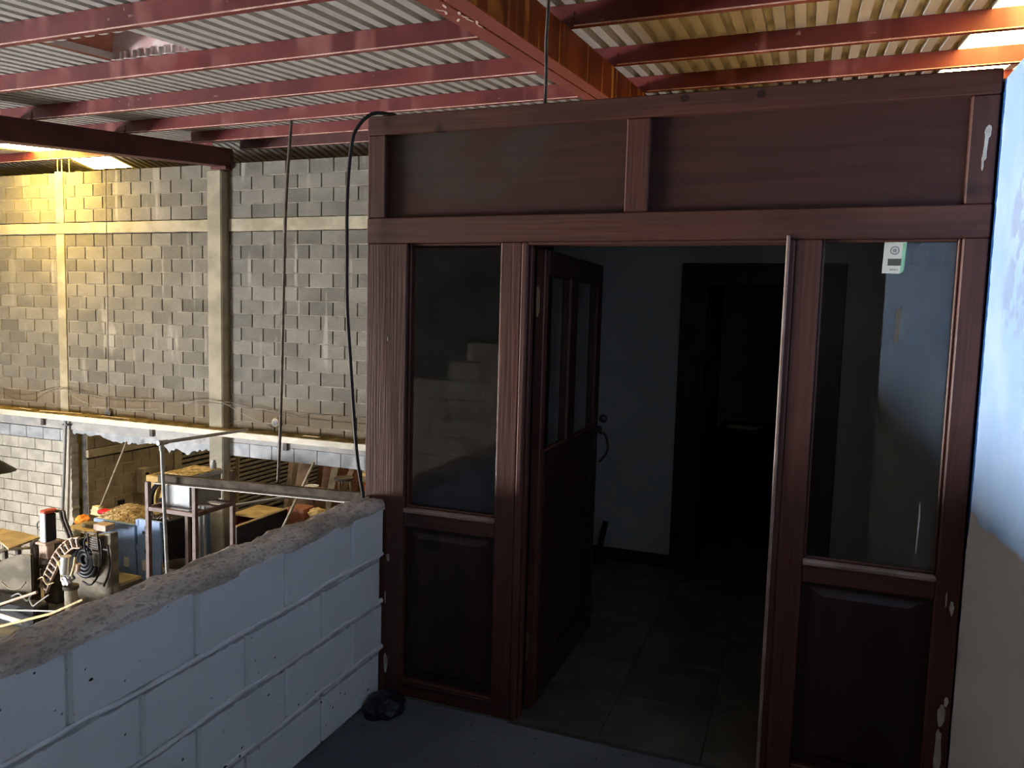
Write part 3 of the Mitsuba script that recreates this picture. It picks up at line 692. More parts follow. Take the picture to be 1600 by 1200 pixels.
# ---------------------------------------------------------------- room behind the partition
k = thing('floor_002', 'beige tiled floor inside the doorway', 'floor', kind='structure')
obj('screed', bx(-1.70, 1.9, 2.80, 8.6, -.25, -.004, .002), 'grout', k)
ts = .40
for i in range(9):
    for j in range(10):
        x0, y0 = -1.86+i*ts, 2.80+j*ts
        a, b = max(x0, -1.70), min(x0+ts, 1.2)
        if b-a < .05 or y0 > 6.4: continue
        obj('tile', bx(a+.002, b-.002, y0+.002, y0+ts-.002, -.012, 0, .0015), 'tile' if (i+j) % 2 else 'tile_b', k)
obj('threshold', bx(-1.03, -.03, 2.778, 2.800, -.02, .004, .002), 'grout', k)
RY = 5.04
tag(obj('wall_room_rear', join(bx(-1.70, -.73, RY, RY+.12, 0, 2.42, .002), bx(-.73, .55, RY, RY+.12, 2.02, 2.42, .002), bx(.25, 1.6, RY, RY+.12, 0, 2.02, .002)), 'room_plaster'), 'grey plastered wall facing the doorway inside the room', 'wall', kind='structure')
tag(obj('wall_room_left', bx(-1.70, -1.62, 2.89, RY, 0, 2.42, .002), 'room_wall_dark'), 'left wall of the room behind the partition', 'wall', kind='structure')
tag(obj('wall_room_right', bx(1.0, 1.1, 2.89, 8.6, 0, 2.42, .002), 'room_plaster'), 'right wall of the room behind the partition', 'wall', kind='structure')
tag(obj('wall_room_cross', bx(.55, 1.0, 2.885, 2.95, 0, 2.42, .002), 'room_plaster'), 'return wall of the room beside the blue wall', 'wall', kind='structure')
tag(obj('ceiling_001', bx(-1.72, 1.1, 2.89, 8.6, 2.42, 2.46, .002), 'room_dark'), 'flat ceiling of the room behind the partition', 'ceiling', kind='structure')
tag(obj('baseboard_rear', bx(-1.62, -.735, RY-.014, RY, 0, .085, .003), 'wood_dark'), 'dark baseboard along the grey room wall', 'baseboard', kind='structure')
k = thing('door_2', 'dark wooden frame of the inner doorway', 'door frame', kind='structure')
obj('jamb', bx(-.735, -.565, RY-.02, RY+.13, 0, 2.03, .006), 'wood_dark', k)
obj('jamb', bx(.10, .25, RY-.02, RY+.13, 0, 2.03, .006), 'wood_dark', k)
obj('head', bx(-.565, .10, RY-.02, RY+.13, 1.89, 2.03, .006), 'wood_dark', k)
d3 = thing('door_3', 'dark inner door leaf standing open in the far room', 'door', kind='structure')
obj('leaf', bx(-.60, -.555, RY+.14, RY+.95, .01, 1.93, .004), 'wood_dark', d3)
obj('panel', bx(-.557, -.545, RY+.30, RY+.72, 1.05, 1.72, .004), 'wood_panel', d3)
obj('handle', join(cyl((-.555, RY+.86, 1.0), (-.50, RY+.86, 1.0), .012, 10), beam_between((-.505, RY+.86, 1.0), (-.505, RY+.76, 1.0), .012, .016)), 'lock_metal', d3)
tag(obj('wall_far_room', join(bx(-1.7, 1.1, 8.5, 8.6, 0, 2.42, .002), bx(-1.7, -1.62, RY+.12, 8.5, 0, 2.42, .002)), 'room_dark'), 'dim wall at the back of the far room', 'wall', kind='structure')
k = thing('desk', 'dark desk in the unlit far room', 'desk')
obj('top', bx(-.62, .45, 6.62, 7.3, .715, .748, .004), 'desk_black', k)
obj('modesty_panel', bx(-.55, .4, 6.72, 6.74, .2, .71, .002), 'desk_black', k)
for x in (-.58, .40):
    for y in (6.66, 7.25): obj('leg', bx(x-.02, x+.02, y-.02, y+.02, 0, .715, .003), 'desk_black', k)
p_ = cbox(.27, .20, .006, .001); p_.apply_transform(trimesh.transformations.rotation_matrix(-.25, [0, 0, 1])); p_.apply_translation([-.41, 6.80, .752])
single('paper_sheet', p_, 'paper', 'cream sheet of paper lying on the dark desk', 'paper')
single('leaning_stick', beam_between((-1.20, 4.88, 0), (-1.165, 4.98, .28), .03, .03), 'wood_dark', 'short dark stick leaning near the baseboard behind the open door', 'stick')
k = thing('ceiling_fixture', 'thin tube light fixture under the room ceiling', 'light fixture')
obj('batten', bx(-1.55, -1.15, 4.6, 4.66, 2.385, 2.42, .003), 'room_dark', k); obj('tube', cyl((-1.53, 4.63, 2.372), (-1.17, 4.63, 2.372), .012, 10), 'enamel_side', k)
# black bundle in the corner
m = trimesh.creation.icosphere(4, 1.0); v = m.vertices.copy(); d = meshkit.fbm(v*2.3+5, 4, 3)
v *= (.75+.55*d)[:, None]; v[:, 2] = np.where(v[:, 2] < -.25, -.25-.05*(v[:, 2]+.25), v[:, 2]); v = (v-[0, 0, v[:, 2].min()])*np.array([.075, .095, .062])
m = trimesh.Trimesh(v, m.faces, process=False); m.apply_translation([-1.535, 2.665, .001])
k = thing('black_bundle', 'crumpled black bundle on the floor where parapet meets partition', 'bundle')
obj('body', m, 'bag', k, smooth=True)
obj('white_flash', beam_between((-1.535, 2.583, .022), (-1.49, 2.598, .024), .012, .006), 'white_cloth', k, label='small white strip')

# ---------------------------------------------------------------- cables in front
cp = spline([(-1.60, 2.81, 2.468), (-1.66, 2.79, 2.475), (-1.70, 2.77, 2.465), (-1.74, 2.75, 2.42), (-1.765, 2.74, 2.35), (-1.785, 2.74, 2.15), (-1.785, 2.74, 1.89), (-1.782, 2.74, 1.68), (-1.765, 2.74, 1.46), (-1.745, 2.74, 1.22), (-1.725, 2.74, 1.03), (-1.70, 2.75, .87)], 6)
single('black_cable', tube(cp, .0075, 8), 'black_cable', 'black cable looping over the top left corner of the partition and hanging to the parapet', 'cable', smooth=True)
cp = spline([(-.962, 2.83, 2.466), (-.962, 2.83, 2.6), (-.965, 2.83, 2.71), (-.958, 2.82, 2.84), (-.955, 2.80, 3.2), (-.955, 2.80, zroof(2.8)-.0)], 5)
single('hanging_cable', tube(cp, .0075, 8), 'rod_steel', 'brown cable dropping from the roof to the top of the partition', 'cable', smooth=True)
k = thing('steel_rod', 'thin dark steel rod hanging from a purlin to the steel channel below', 'rod')
obj('shaft', tube(spline([(-5.90, 7.83, zbeam(7.82)+.274), (-6.0, 7.86, 3.0), (-6.11, 7.95, 1.77), (-6.19, 8.0, .3), (-6.235, 8.0, -.60)], 6), .020, 8), 'rod_steel', k, smooth=True)
obj('nut', cyl((-6.235, 8.0, -.62), (-6.235, 8.0, -.57), .04, 6), 'rod_steel', k)
single('thin_wire', tube([(-12.45+1.62, 9.5, 4.15), (-10.85, 9.5, 1.5), (-10.87, 9.5, -.2)], .006, 5), 'rod_steel', 'thin vertical wire hanging in front of the yellow lit block wall', 'wire')
def wire(pts, r, label, mat='rod_steel'): single('sagging_wire', tube(spline(pts, 8), r, 6), mat, label, 'wire', 'wires along the foot of the block wall', smooth=True)
wire([(-14.2, 9.80, .10), (-13.3, 9.79, -.03), (-12.36, 9.78, .17), (-11.3, 9.79, .02), (-10.0, 9.79, .05), (-8.82, 9.68, .17), (-7.5, 9.79, .06), (-5.3, 9.8, .08)], .005, 'thin wire swagged along the block wall, fixed to the column')
wire([(-12.36, 9.74, .16), (-11.7, 9.73, -.06), (-11.2, 9.74, -.12), (-10.0, 9.73, -.06), (-8.85, 9.66, .18), (-8.2, 9.68, -.02), (-7.6, 9.64, -.20)], .004, 'pale wire falling from the column to the ledge', 'enamel_side')
wire([(-14.2, 9.79, .02), (-13.2, 9.8, -.14), (-12.38, 9.76, .14), (-11.0, 9.79, .06), (-8.9, 9.69, .13), (-7.0, 9.8, -.02), (-5.3, 9.8, -.02)], .005, 'thin wire drooping lowest along the grey blocks right of the column')
for i, (x, z) in enumerate(((-7.69, -.13), (-11.25, -.22))):
    k = thing('wall_socket', ['round hole with a stub of pipe in the block wall right of the column', 'small dark socket on the block wall left of the column'][i], 'socket')
    obj('collar', tube([(x, 9.84, z), (x, 9.80, z)], [.085, .07], 12), 'concrete_pale' if i == 0 else 'machine_dark', k)
    obj('bore', cyl((x, 9.81, z), (x, 9.795, z), .045, 12), 'motor_black', k)

# ---------------------------------------------------------------- workshop things
k = thing('steel_channel', 'grey steel channel beam spanning above the machines at parapet height', 'steel beam')
a, b = np.array((-8.28, 8.0, -.70)), np.array((-4.55, 7.75, -.53))
def chan(w, h, dy, dz): return beam_between(a+[0, dy, dz], b+[0, dy, dz], w, h, c=.002)
obj('web', chan(.012, .11, .02, -.03), 'grey_steel', k); obj('top_flange', chan(.075, .010, -.01, .03), 'grey_steel', k); obj('bottom_flange', chan(.09, .014, -.03, -.09), 'steel_lip', k, label='bright worn lower flange')
k = thing('pipe_post', 'grey pipe post with an elbow and an arm reaching back to the ledge', 'pipe')
obj('post', tube([(-8.05, 7.86, -.20), (-7.95, 7.84, -2.2), (-7.90, 7.84, -3.3)], .024, 12), 'grey_pipe', k, smooth=40)
obj('arm', tube([(-8.05, 7.86, -.19), (-8.05, 9.58, -.24)], .024, 12), 'grey_pipe', k, smooth=40)
obj('elbow', join(cyl((-8.05, 7.80, -.19), (-8.05, 7.96, -.195), .034, 12), cyl((-8.05, 7.86, -.16), (-8.045, 7.86, -.30), .034, 12)), 'grey_pipe', k)
k = thing('wall_pipe', 'dark vertical conduit on the whitewashed wall beside the broken hole', 'pipe')
obj('tube', tube([(-12.235, 9.78, -.40), (-12.30, 9.77, -1.4), (-12.37, 9.76, -2.3)], .026, 10), 'enamel_side', k, smooth=40)
obj('clamp', bx(-12.30, -12.18, 9.76, 9.85, -.52, -.49, .002), 'rod_steel', k)
# stand and white box
k = thing('steel_stand', 'brown square-tube steel stand carrying the white electrical box', 'stand')
sx0, sx1, sy0, sy1, tz = -8.66, -7.80, 8.2, 8.95, -1.25
for x, y, z1 in ((sx0, sy0, -.86), (sx1, sy0, -.80), (sx0, sy1, tz), (sx1, sy1, -.75)): obj('post', bx(x-.033, x+.033, y-.03, y+.03, -3.3, z1, .005), 'stand_paint', k)
for p, q in (((sx0, sy0), (sx1, sy0)), ((sx0, sy1), (sx1, sy1)), ((sx0, sy0), (sx0, sy1)), ((sx1, sy0), (sx1, sy1))):
    obj('rail', beam_between((*p, tz), (*q, tz), .05, .06), 'stand_paint', k)
for y in (8.42, 8.7): obj('rail', beam_between((sx0, y, tz), (sx1, y, tz), .04, .04), 'stand_paint', k)
k = thing('electrical_box', 'white sheet metal electrical box with sawdust on top', 'electrical box')
obj('body', bx(-8.60, -8.09, 8.42, 9.05, -1.22, -.80, .008), 'enamel_side', k)
obj('front', bx(-8.60, -8.09, 8.40, 8.42, -1.28, -.84, .004), 'white_enamel', k, label='white front panel')
obj('lid', bx(-8.62, -8.07, 8.39, 9.07, -.84, -.775, .006), 'white_enamel', k)
g = trimesh.creation.box((.50, .62, .02)); g.apply_translation([-8.34, 8.73, -.77]); obj('sawdust', rough(g, .03, .012, 5, 9), 'debris', k, kind='stuff', label='brown sawdust on the lid')
single('glass_jar', join(cyl((-8.15, 8.95, -.765), (-8.15, 8.95, -.66), .045, 14), cyl((-8.15, 8.95, -.66), (-8.15, 8.95, -.62), .03, 12)), 'white_enamel', 'small pale jar standing on the electrical box', 'jar', smooth=40)
# blue cabinets
k = thing('blue_cabinet', 'pale blue steel cabinet heaped with metal chips on top', 'cabinet')
obj('body', bx(-10.46, -9.58, 8.8, 9.5, -3.3, -1.76, .012), 'cabinet_blue', k)
obj('seam', bx(-10.09, -10.08, 8.797, 8.802, -3.2, -1.80, .0005), 'enamel_side', k)
obj('sticker', bx(-9.81, -9.71, 8.79, 8.80, -2.46, -2.31, .001), 'label_white', k)
n = 26; gx, gy = np.meshgrid(np.linspace(-10.42, -9.62, n), np.linspace(8.83, 9.47, n), indexing='ij')
e = np.clip(np.minimum.reduce([gx+10.42, -9.62-gx, gy-8.83, 9.47-gy])/.25, 0, 1)
gz = -1.757+.16*e**.8+.05*e*(meshkit.fbm(np.stack([gx*7, gy*7, gx*0], -1), 3, 2)-.3)
v = np.stack([gx, gy, gz], -1).reshape(-1, 3); I = np.arange(n*n).reshape(n, n); a_, b_, c_, d_ = I[:-1, :-1].ravel(), I[1:, :-1].ravel(), I[1:, 1:].ravel(), I[:-1, 1:].ravel()
tri = [trimesh.Trimesh(v, np.vstack([np.c_[a_, b_, c_], np.c_[a_, c_, d_]]), process=False)]
for i in range(900):
    x, y = RNG.uniform(-10.38, -9.64), RNG.uniform(8.85, 9.4); q = min(x+10.42, -9.62-x, y-8.83, 9.47-y)/.25; q = min(max(q, 0), 1)
    m = trimesh.creation.box((RNG.uniform(.02, .06), .012, .008)); m.apply_transform(trimesh.transformations.random_rotation_matrix(RNG.uniform(size=3))); m.apply_translation([x, y, -1.76+.17*q**.8]); tri.append(m)
single('chip_heap', join(*tri), 'debris', 'heap of brown metal chips on the blue cabinet', 'metal chips', kind='stuff')
k = thing('blue_cabinet', 'taller blue steel cabinet with dark round holes, behind the brown stand', 'cabinet')
obj('door', bx(-9.54, -9.06, 8.8, 8.86, -3.3, -1.66, .012), 'cabinet_blue', k)
obj('body', bx(-9.52, -9.05, 8.86, 9.5, -3.3, -1.68, .01), 'cabinet_dark', k)
for x, z, r in ((-9.33, -1.78, .045), (-9.40, -1.865, .025), (-9.33, -2.17, .05)): obj('hole', cyl((x, 8.797, z), (x, 8.81, z), r, 18), 'cabinet_dark', k)
for a0, a1, z0, z1 in ((-9.36, -9.28, -2.12, -1.96), (-9.43, -9.31, -2.47, -2.31)): obj('sticker', bx(a0, a1, 8.79, 8.80, z0, z1, .001), 'label_white', k)
for z in (-1.72, -2.12): obj('hinge', bx(-9.55, -9.50, 8.79, 8.80, z-.05, z+.05, .002), 'cabinet_blue', k)
th = [(-9.42+.05*math.cos(t), 8.95, -1.60+.05*math.sin(t)) for t in np.linspace(0, 2*math.pi, 14)]
k = thing('shackle', 'rusty ring bolts and chain lying on the taller blue cabinet', 'chain')
obj('ring', tube(th, .014, 8), 'rod_steel', k, smooth=True)
for j in range(5): obj('link', tube([(-9.30+.07*j+.04*math.cos(t), 8.95+.03*math.sin(t), -1.64+.02*math.cos(t*2+j)) for t in np.linspace(0, 2*math.pi, 12)], .013, 6), 'rod_steel', k, smooth=True)
# third blue box and dark things right of stand
single('blue_box', bx(-9.30, -8.98, 9.62, 9.80, -3.3, -1.62, .01), 'cabinet_blue', 'slim blue steel box close left of the concrete column', 'cabinet')
single('dark_bin', trimesh.creation.revolve(np.array([(0, -3.3), (.22, -3.3), (.28, -2.3), (.26, -2.3), (.2, -3.2), (0, -3.2)]), sections=24).apply_translation([-8.75, 8.9, 0]), 'machine_dark', 'dark bin on the floor under the steel stand', 'bin', smooth=40)
for j, x in enumerate((-8.66, -8.57)):
    single('pipe_stick', tube([(x-.0, 9.2, -1.45+.12*j), (x+.02, 9.2, -3.3)], .022, 8), 'grey_pipe', ['upright grey pipe behind the right leg of the stand, nearer the leg', 'taller upright grey pipe beside the column, farther from the stand leg'][j], 'pipe', 'grey pipes behind the stand', smooth=40)

# machine tool
MT = thing('milling_machine', 'old beige milling machine with a white motor and a red motor cap', 'machine')
single('steel_platform', bx(-11.9, -9.2, 6.9, 8.7, -3.3, -2.951, .02), 'machine_beige', 'low beige steel platform under the milling machine and the splash tank', 'platform')
obj('bed', bx(-10.3, -9.2, 8.12, 8.6, -2.95, -2.46, .03), 'machine_beige', MT)
hp = [(-10.25, -2.48), (-9.31, -2.92), (-9.31, -1.70), (-9.47, -1.745), (-9.86, -1.83), (-10.25, -1.98)]
obj('side_cover', placed(extrude(Polygon(hp).buffer(.015), .13), (0, 8.235, 0), (1, 0, 0), (0, 0, 1)), 'machine_beige', MT, label='large beige side cover')
obj('column', bx(-10.72, -10.42, 8.10, 8.35, -2.95, -1.99, .03), 'machine_dark', MT)
obj('slide_rail', cyl((-10.78, 8.05, -1.96), (-10.76, 8.05, -2.9), .04, 12), 'rod_steel', MT)
obj('gearbox', bx(-10.61, -10.43, 7.97, 8.10, -2.20, -1.985, .012), 'machine_tan', MT, label='tan gearbox block under the motor')
obj('flange', bx(-10.65, -10.42, 7.94, 8.20, -1.985, -1.945, .01), 'machine_tan', MT)
obj('spindle', join(cyl((-10.52, 8.03, -2.2), (-10.52, 8.03, -2.27), .11, 18), cyl((-10.52, 8.03, -2.27), (-10.52, 8.03, -2.50), .06, 16), cyl((-10.58, 8.0, -2.38), (-10.56, 8.0, -2.68), .03, 10), bx(-10.64, -10.56, 7.97, 8.0, -2.36, -2.30, .004)), 'machine_dark', MT)
mo = obj('motor', bx(-10.565, -10.47, 7.995, 8.175, -1.945, -1.52, .02), 'motor_black', MT, label='black motor body with the shade of its right side in the colour')  # black also carries the shade on the right side of the motor
obj('side_plate', bx(-10.582, -10.472, 7.975, 7.998, -1.945, -1.50, .008), 'motor_white', mo, label='white motor front plate')
obj('cap', bx(-10.585, -10.46, 7.975, 8.185, -1.515, -1.455, .018), 'motor_red', mo, label='red motor cap')
for x, y in ((-10.46, 8.16), (-10.41, 8.18)):
    obj('hose', tube(spline([(x, y, -1.50), (x+.08, y, -1.49), (x+.11, y, -1.60), (x+.17, y+.02, -1.78), (x+.22, y+.03, -1.90)], 5), .022, 8), 'rod_steel', MT, smooth=True)
obj('loop', tube([(-10.62+.05*math.cos(t)-.03, 8.02, -1.72+.07*math.sin(t)) for t in np.linspace(1.2, 5.2, 14)], .012, 6), 'enamel_side', MT, smooth=True)
# cable chain
ch = thing('cable_chain', 'pale cable drag chain curving down in front of the milling machine', 'cable chain')
path = spline([(-9.74, 7.95, -1.84), (-9.87, 7.95, -1.86), (-10.00, 7.95, -1.94), (-10.16, 7.95, -2.09), (-10.30, 7.95, -2.30), (-10.42, 7.95, -2.50), (-10.50, 7.95, -2.66)], 3)
d_ = np.r_[0, np.cumsum(np.linalg.norm(np.diff(path, axis=0), axis=1))]; dd = np.linspace(.03, d_[-1]-.03, 11)
pp = np.c_[np.interp(dd, d_, path[:, 0]), np.interp(dd, d_, path[:, 1]), np.interp(dd, d_, path[:, 2])]
tt = np.gradient(pp, axis=0); tt /= np.linalg.norm(tt, axis=1, keepdims=True)
for p, t in zip(pp, tt):
    nrm = np.array([-t[2], 0, t[0]]); nrm *= 1 if nrm[2] > 0 else -1
    L = .100
    parts = [beam_between(p-t*L*.5+nrm*s_, p+t*L*.5+nrm*s_, .05, .022, up=nrm) for s_ in (.075, -.075)]
    parts += [beam_between(p+nrm*.085, p-nrm*.085, .05, .028, up=t)]
    obj('link', join(*parts), 'machine_tan', ch)
obj('core', tube(path+[0, .06, 0], .055, 8), 'motor_black', ch, smooth=True)
single('hose_reel', join(*[tube([(-9.73+r*math.cos(t), 8.03+dy, -2.12+r*1.1*math.sin(t)) for t in np.linspace(0, 2*math.pi, 30)], .028, 8) for r, dy in ((.23, 0), (.18, -.01), (.13, .0), (.08, 0))]+[cyl((-9.73, 8.05, -2.12), (-9.73, 8.09, -2.12), .24, 24)]), 'motor_black', 'round black coil of hose behind the cable chain', 'hose coil', smooth=40)
k = thing('coolant_fan', 'caged fan unit with black hoses on the beige machine cover', 'fan')
obj('housing', bx(-9.58, -9.42, 8.0, 8.095, -1.93, -1.72, .012), 'machine_dark', k)
obj('grille', join(*[bx(-9.575, -9.425, 7.985, 8.0, z, z+.012, .001) for z in np.arange(-1.91, -1.74, .035)]), 'rod_steel', k)
obj('handle', tube(spline([(-9.60, 7.99, -1.90), (-9.59, 7.97, -1.70), (-9.57, 7.96, -1.67), (-9.42, 7.96, -1.655), (-9.40, 7.97, -1.69), (-9.40, 7.99, -1.92)], 5), .014, 6), 'rod_steel', k, smooth=True)
obj('lower_box', bx(-9.56, -9.40, 8.0, 8.09, -2.18, -1.95, .010), 'machine_dark', k)
for j, q in enumerate(([(-9.60, 7.98, -1.72), (-9.66, 7.97, -1.82), (-9.63, 7.97, -1.98), (-9.56, 7.98, -2.0)], [(-9.40, 8.0, -1.72), (-9.34, 7.98, -1.80), (-9.33, 7.98, -2.0), (-9.36, 8.0, -2.15)], [(-9.33, 8.08, -1.85), (-9.27, 8.06, -2.1), (-9.31, 8.06, -2.3), (-9.40, 8.06, -2.48)], [(-9.40, 8.0, -2.18), (-9.44, 7.98, -2.34), (-9.58, 7.98, -2.46), (-9.75, 8.0, -2.44)])):
    obj('hose', tube(spline(q, 6), .014, 7), 'black_rubber', k, smooth=True)
k = thing('coolant_cylinder', 'upright chrome cylinder with a yellow hose in front of the cable chain', 'cylinder')
obj('barrel', cyl((-9.72, 7.7, -2.22), (-9.70, 7.7, -1.96), .070, 20), 'aluminium', k, smooth=40)
obj('fittings', join(*[cyl((-9.66+RNG.uniform(-.09, .09), 7.68+RNG.uniform(-.04, .04), -2.30+RNG.uniform(-.08, .08)), (-9.66+RNG.uniform(-.09, .09), 7.66, -2.30+RNG.uniform(-.08, .08)), RNG.uniform(.02, .04), 10) for _ in range(14)]), 'chrome', k, label='cluster of chrome fittings')
obj('sleeve', cyl((-9.62, 7.7, -2.95), (-9.62, 7.7, -2.41), .085, 20), 'concrete_pale', k, smooth=40); obj('collar', cyl((-9.62, 7.7, -2.43), (-9.62, 7.7, -2.38), .105, 20), 'machine_dark', k)
obj('hose', tube(spline([(-9.90, 7.72, -2.12), (-9.83, 7.68, -2.07), (-9.76, 7.66, -2.15), (-9.73, 7.66, -2.33)], 6), .020, 8), 'hose_yellow', k, smooth=True)
obj('hose', tube(spline([(-9.61, 7.70, -2.24), (-9.55, 7.70, -2.10), (-9.54, 7.72, -1.96)], 6), .020, 8), 'hose_yellow', k, smooth=True)
obj('tip', cyl((-9.50, 7.72, -2.16), (-9.48, 7.72, -2.05), .032, 12), 'machine_tan', k)
single('machine_shelf', bx(-10.58, -9.95, 8.38, 8.76, -1.87, -1.82, .008), 'plywood_dirty', 'dusty shelf plate on top of the beige machine', 'shelf')
for j, (x, y, z, sx, sy, sz, mt, lb) in enumerate(((-10.05, 8.45, -1.82, .26, .18, .10, 'machine_tan', 'small tan box on top of the beige machine cover'), (-10.35, 8.5, -1.82, .2, .16, .06, 'machine_beige', 'flat beige block on the machine beside the motor hoses'))):
    single('small_box', bx(x, x+sx, y, y+sy, z+.001, z+sz, .006), mt, lb, 'box')
# left table, tank, hoses, rails
k = thing('work_table', 'dusty plywood sheet on a stand beside the whitewashed wall', 'table')
tp = Polygon([(-11.9, 7.90), (-11.32, 7.86), (-10.80, 7.64), (-10.92, 8.23), (-11.35, 8.29), (-11.9, 8.3)])
obj('top', placed(extrude(tp, .03), (0, 0, -2.01), (1, 0, 0), (0, 1, 0)), 'plywood_dirty', k)
for x, y in ((-11.7, 7.98), (-10.9, 7.86), (-10.98, 8.16), (-11.7, 8.22)): obj('leg', bx(x-.03, x+.03, y-.03, y+.03, -2.95, -2.01, .004), 'machine_dark', k)
k = thing('coolant_tank', 'curved beige steel splash tank left of the milling machine', 'tank')
pts = spline([(-11.9, 7.55, 0), (-11.23, 7.58, 0), (-10.90, 7.68, 0), (-10.56, 7.80, 0)], 5); n = len(pts)
topz = np.interp(np.arange(n), [0, n*.33, n*.62, n*.78, n-1], [-2.36, -2.32, -2.16, -2.09, -2.09])
V = np.vstack([np.c_[pts[:, :2], np.full(n, -2.95)], np.c_[pts[:, :2], topz], np.c_[pts[:, :2]+[0.01, .03], topz], np.c_[pts[:, :2]+[.01, .03], np.full(n, -2.95)]])
F = []
for s_ in range(3):
    for i in range(n-1): F += [(s_*n+i, s_*n+i+1, (s_+1)*n+i+1), (s_*n+i, (s_+1)*n+i+1, (s_+1)*n+i)]
obj('shell', trimesh.Trimesh(V, np.array(F), process=False), 'machine_beige', k)
for j, q in enumerate(([(-11.5, 7.62, -2.20), (-11.2, 7.62, -2.07), (-10.95, 7.66, -2.03), (-10.7, 7.9, -2.03)], [(-11.3, 7.62, -2.30), (-11.1, 7.64, -2.12), (-10.95, 7.70, -2.04)], [(-11.5, 7.70, -2.05), (-11.28, 7.70, -2.18), (-11.25, 7.70, -2.32)], [(-11.4, 7.62, -2.06), (-11.22, 7.62, -2.2), (-11.2, 7.62, -2.34)])):
    single('loose_hose', tube(spline(q, 6), .020 if j < 2 else .045, 8), 'machine_beige' if j < 2 else 'motor_black', ['beige hose arching over the splash tank', 'short beige hose beside the splash tank', 'thick black hose at the left edge above the tank', 'second thick black hose at the left edge, lower down'][j], 'hose', smooth=True)
single('dark_trough', bx(-11.4, -9.85, 7.30, 7.54, -2.95, -2.62, .02), 'motor_black', 'dark oily trough in front of the splash tank', 'trough')
for j, (p, q, r, mt, lb) in enumerate((((-10.85, 7.25, -2.80), (-9.75, 7.28, -2.36), .020, 'machine_tan', 'long tan bar sloping over the oily trough'), ((-10.30, 7.15, -2.66), (-9.22, 7.15, -2.50), .014, 'enamel_side', 'thin grey pipe lying along the yellow rail'), ((-10.35, 7.08, -2.70), (-9.78, 7.08, -2.73), .032, 'motor_white', 'white painted bar beside the yellow rail'))):
    single('metal_bar', tube([p, q], r, 8), mt, lb, 'bar', smooth=40)
single('yellow_rail', join(beam_between((-10.2, 7.0, -2.84), (-9.12, 7.0, -2.46), .06, .03), beam_between((-9.12, 7.0, -2.46), (-8.6, 7.07, -2.20), .06, .03)), 'hose_yellow', 'yellow steel rail on the edge of the machine nearest the parapet', 'rail')
for j, q in enumerate(([(-10.55, 7.9, -2.50), (-10.42, 7.88, -2.44), (-10.34, 7.88, -2.54), (-10.22, 7.9, -2.50)], [(-10.5, 7.45, -2.60), (-10.3, 7.42, -2.52), (-10.15, 7.42, -2.60), (-10.05, 7.42, -2.50)], [(-10.1, 7.42, -2.55), (-9.95, 7.36, -2.62), (-9.85, 7.36, -2.56), (-9.70, 7.42, -2.44)], [(-10.8, 7.52, -2.46), (-10.6, 7.50, -2.52), (-10.4, 7.50, -2.48), (-10.3, 7.52, -2.38)])):
    single('tangled_wire', tube(spline(q, 6), .012, 6), ['hose_yellow', 'enamel_side', 'grey_pipe', 'machine_beige'][j], ['yellow wire tangled at the foot of the cable chain', 'grey wire in the oily trough', 'pale hose loop below the chrome cylinder', 'beige wire over the left of the trough'][j], 'wire', smooth=True)
k = thing('lamp_shade', 'dark tip of a conical lamp shade at the left edge of the photo', 'lamp')
obj('shade', trimesh.creation.revolve(np.array([(.02, .14), (.05, .13), (.22, 0), (.215, -.005), (.045, .12), (.02, .13)]), sections=24).apply_translation([-8.67, 6.0, -.30]), 'motor_black', k, smooth=30)
obj('stem', cyl((-8.67, 6.0, -.16), (-8.75, 6.0, 3.4), .008, 8), 'rod_steel', k)
# around the hole
m = trimesh.creation.icosphere(3, 1.0); v = m.vertices*(.6+.8*meshkit.fbm(m.vertices*2+3, 3, 8))[:, None]*np.array([.14, .10, .10]); m = trimesh.Trimesh(v, m.faces, process=False).apply_translation([-10.93, 9.0, -1.92])
single('orange_rag', m, 'orange_cloth', 'crumpled orange rag beside the blue cabinet', 'rag', smooth=True)
single('red_scoop', rough(bx(-10.86, -10.62, 9.2, 9.36, -1.84, -1.77, .02), .05, .01, 3, 6), 'red_plastic', 'red plastic scoop at the back of the chip heap', 'scoop', smooth=30)
k = thing('broom', 'broom with pale bristles leaning in the broken hole', 'broom')
obj('handle', tube([(-10.62, 9.62, -.66), (-11.22, 9.55, -1.92)], .018, 8), 'slat_wood', k, smooth=40)
obj('bristles', trimesh.convex.convex_hull(np.array([(-11.36, 9.5, -1.98), (-11.12, 9.5, -1.98), (-11.30, 9.5, -1.82), (-11.16, 9.5, -1.82), (-11.36, 9.58, -1.98), (-11.12, 9.58, -1.98), (-11.30, 9.58, -1.82), (-11.16, 9.58, -1.82)])), 'bristle', k)
for j, (p, q, lb) in enumerate((((-11.6, 9.72, -1.98), (-10.9, 9.68, -1.88), 'thin stick lying across the foot of the broken hole'), ((-11.0, 9.40, -1.80), (-10.75, 9.40, -2.02), 'short stick crossing another in the broken hole'))):
    single('loose_stick', tube([p, q], .02, 7), 'slat_wood', lb, 'stick', smooth=40)
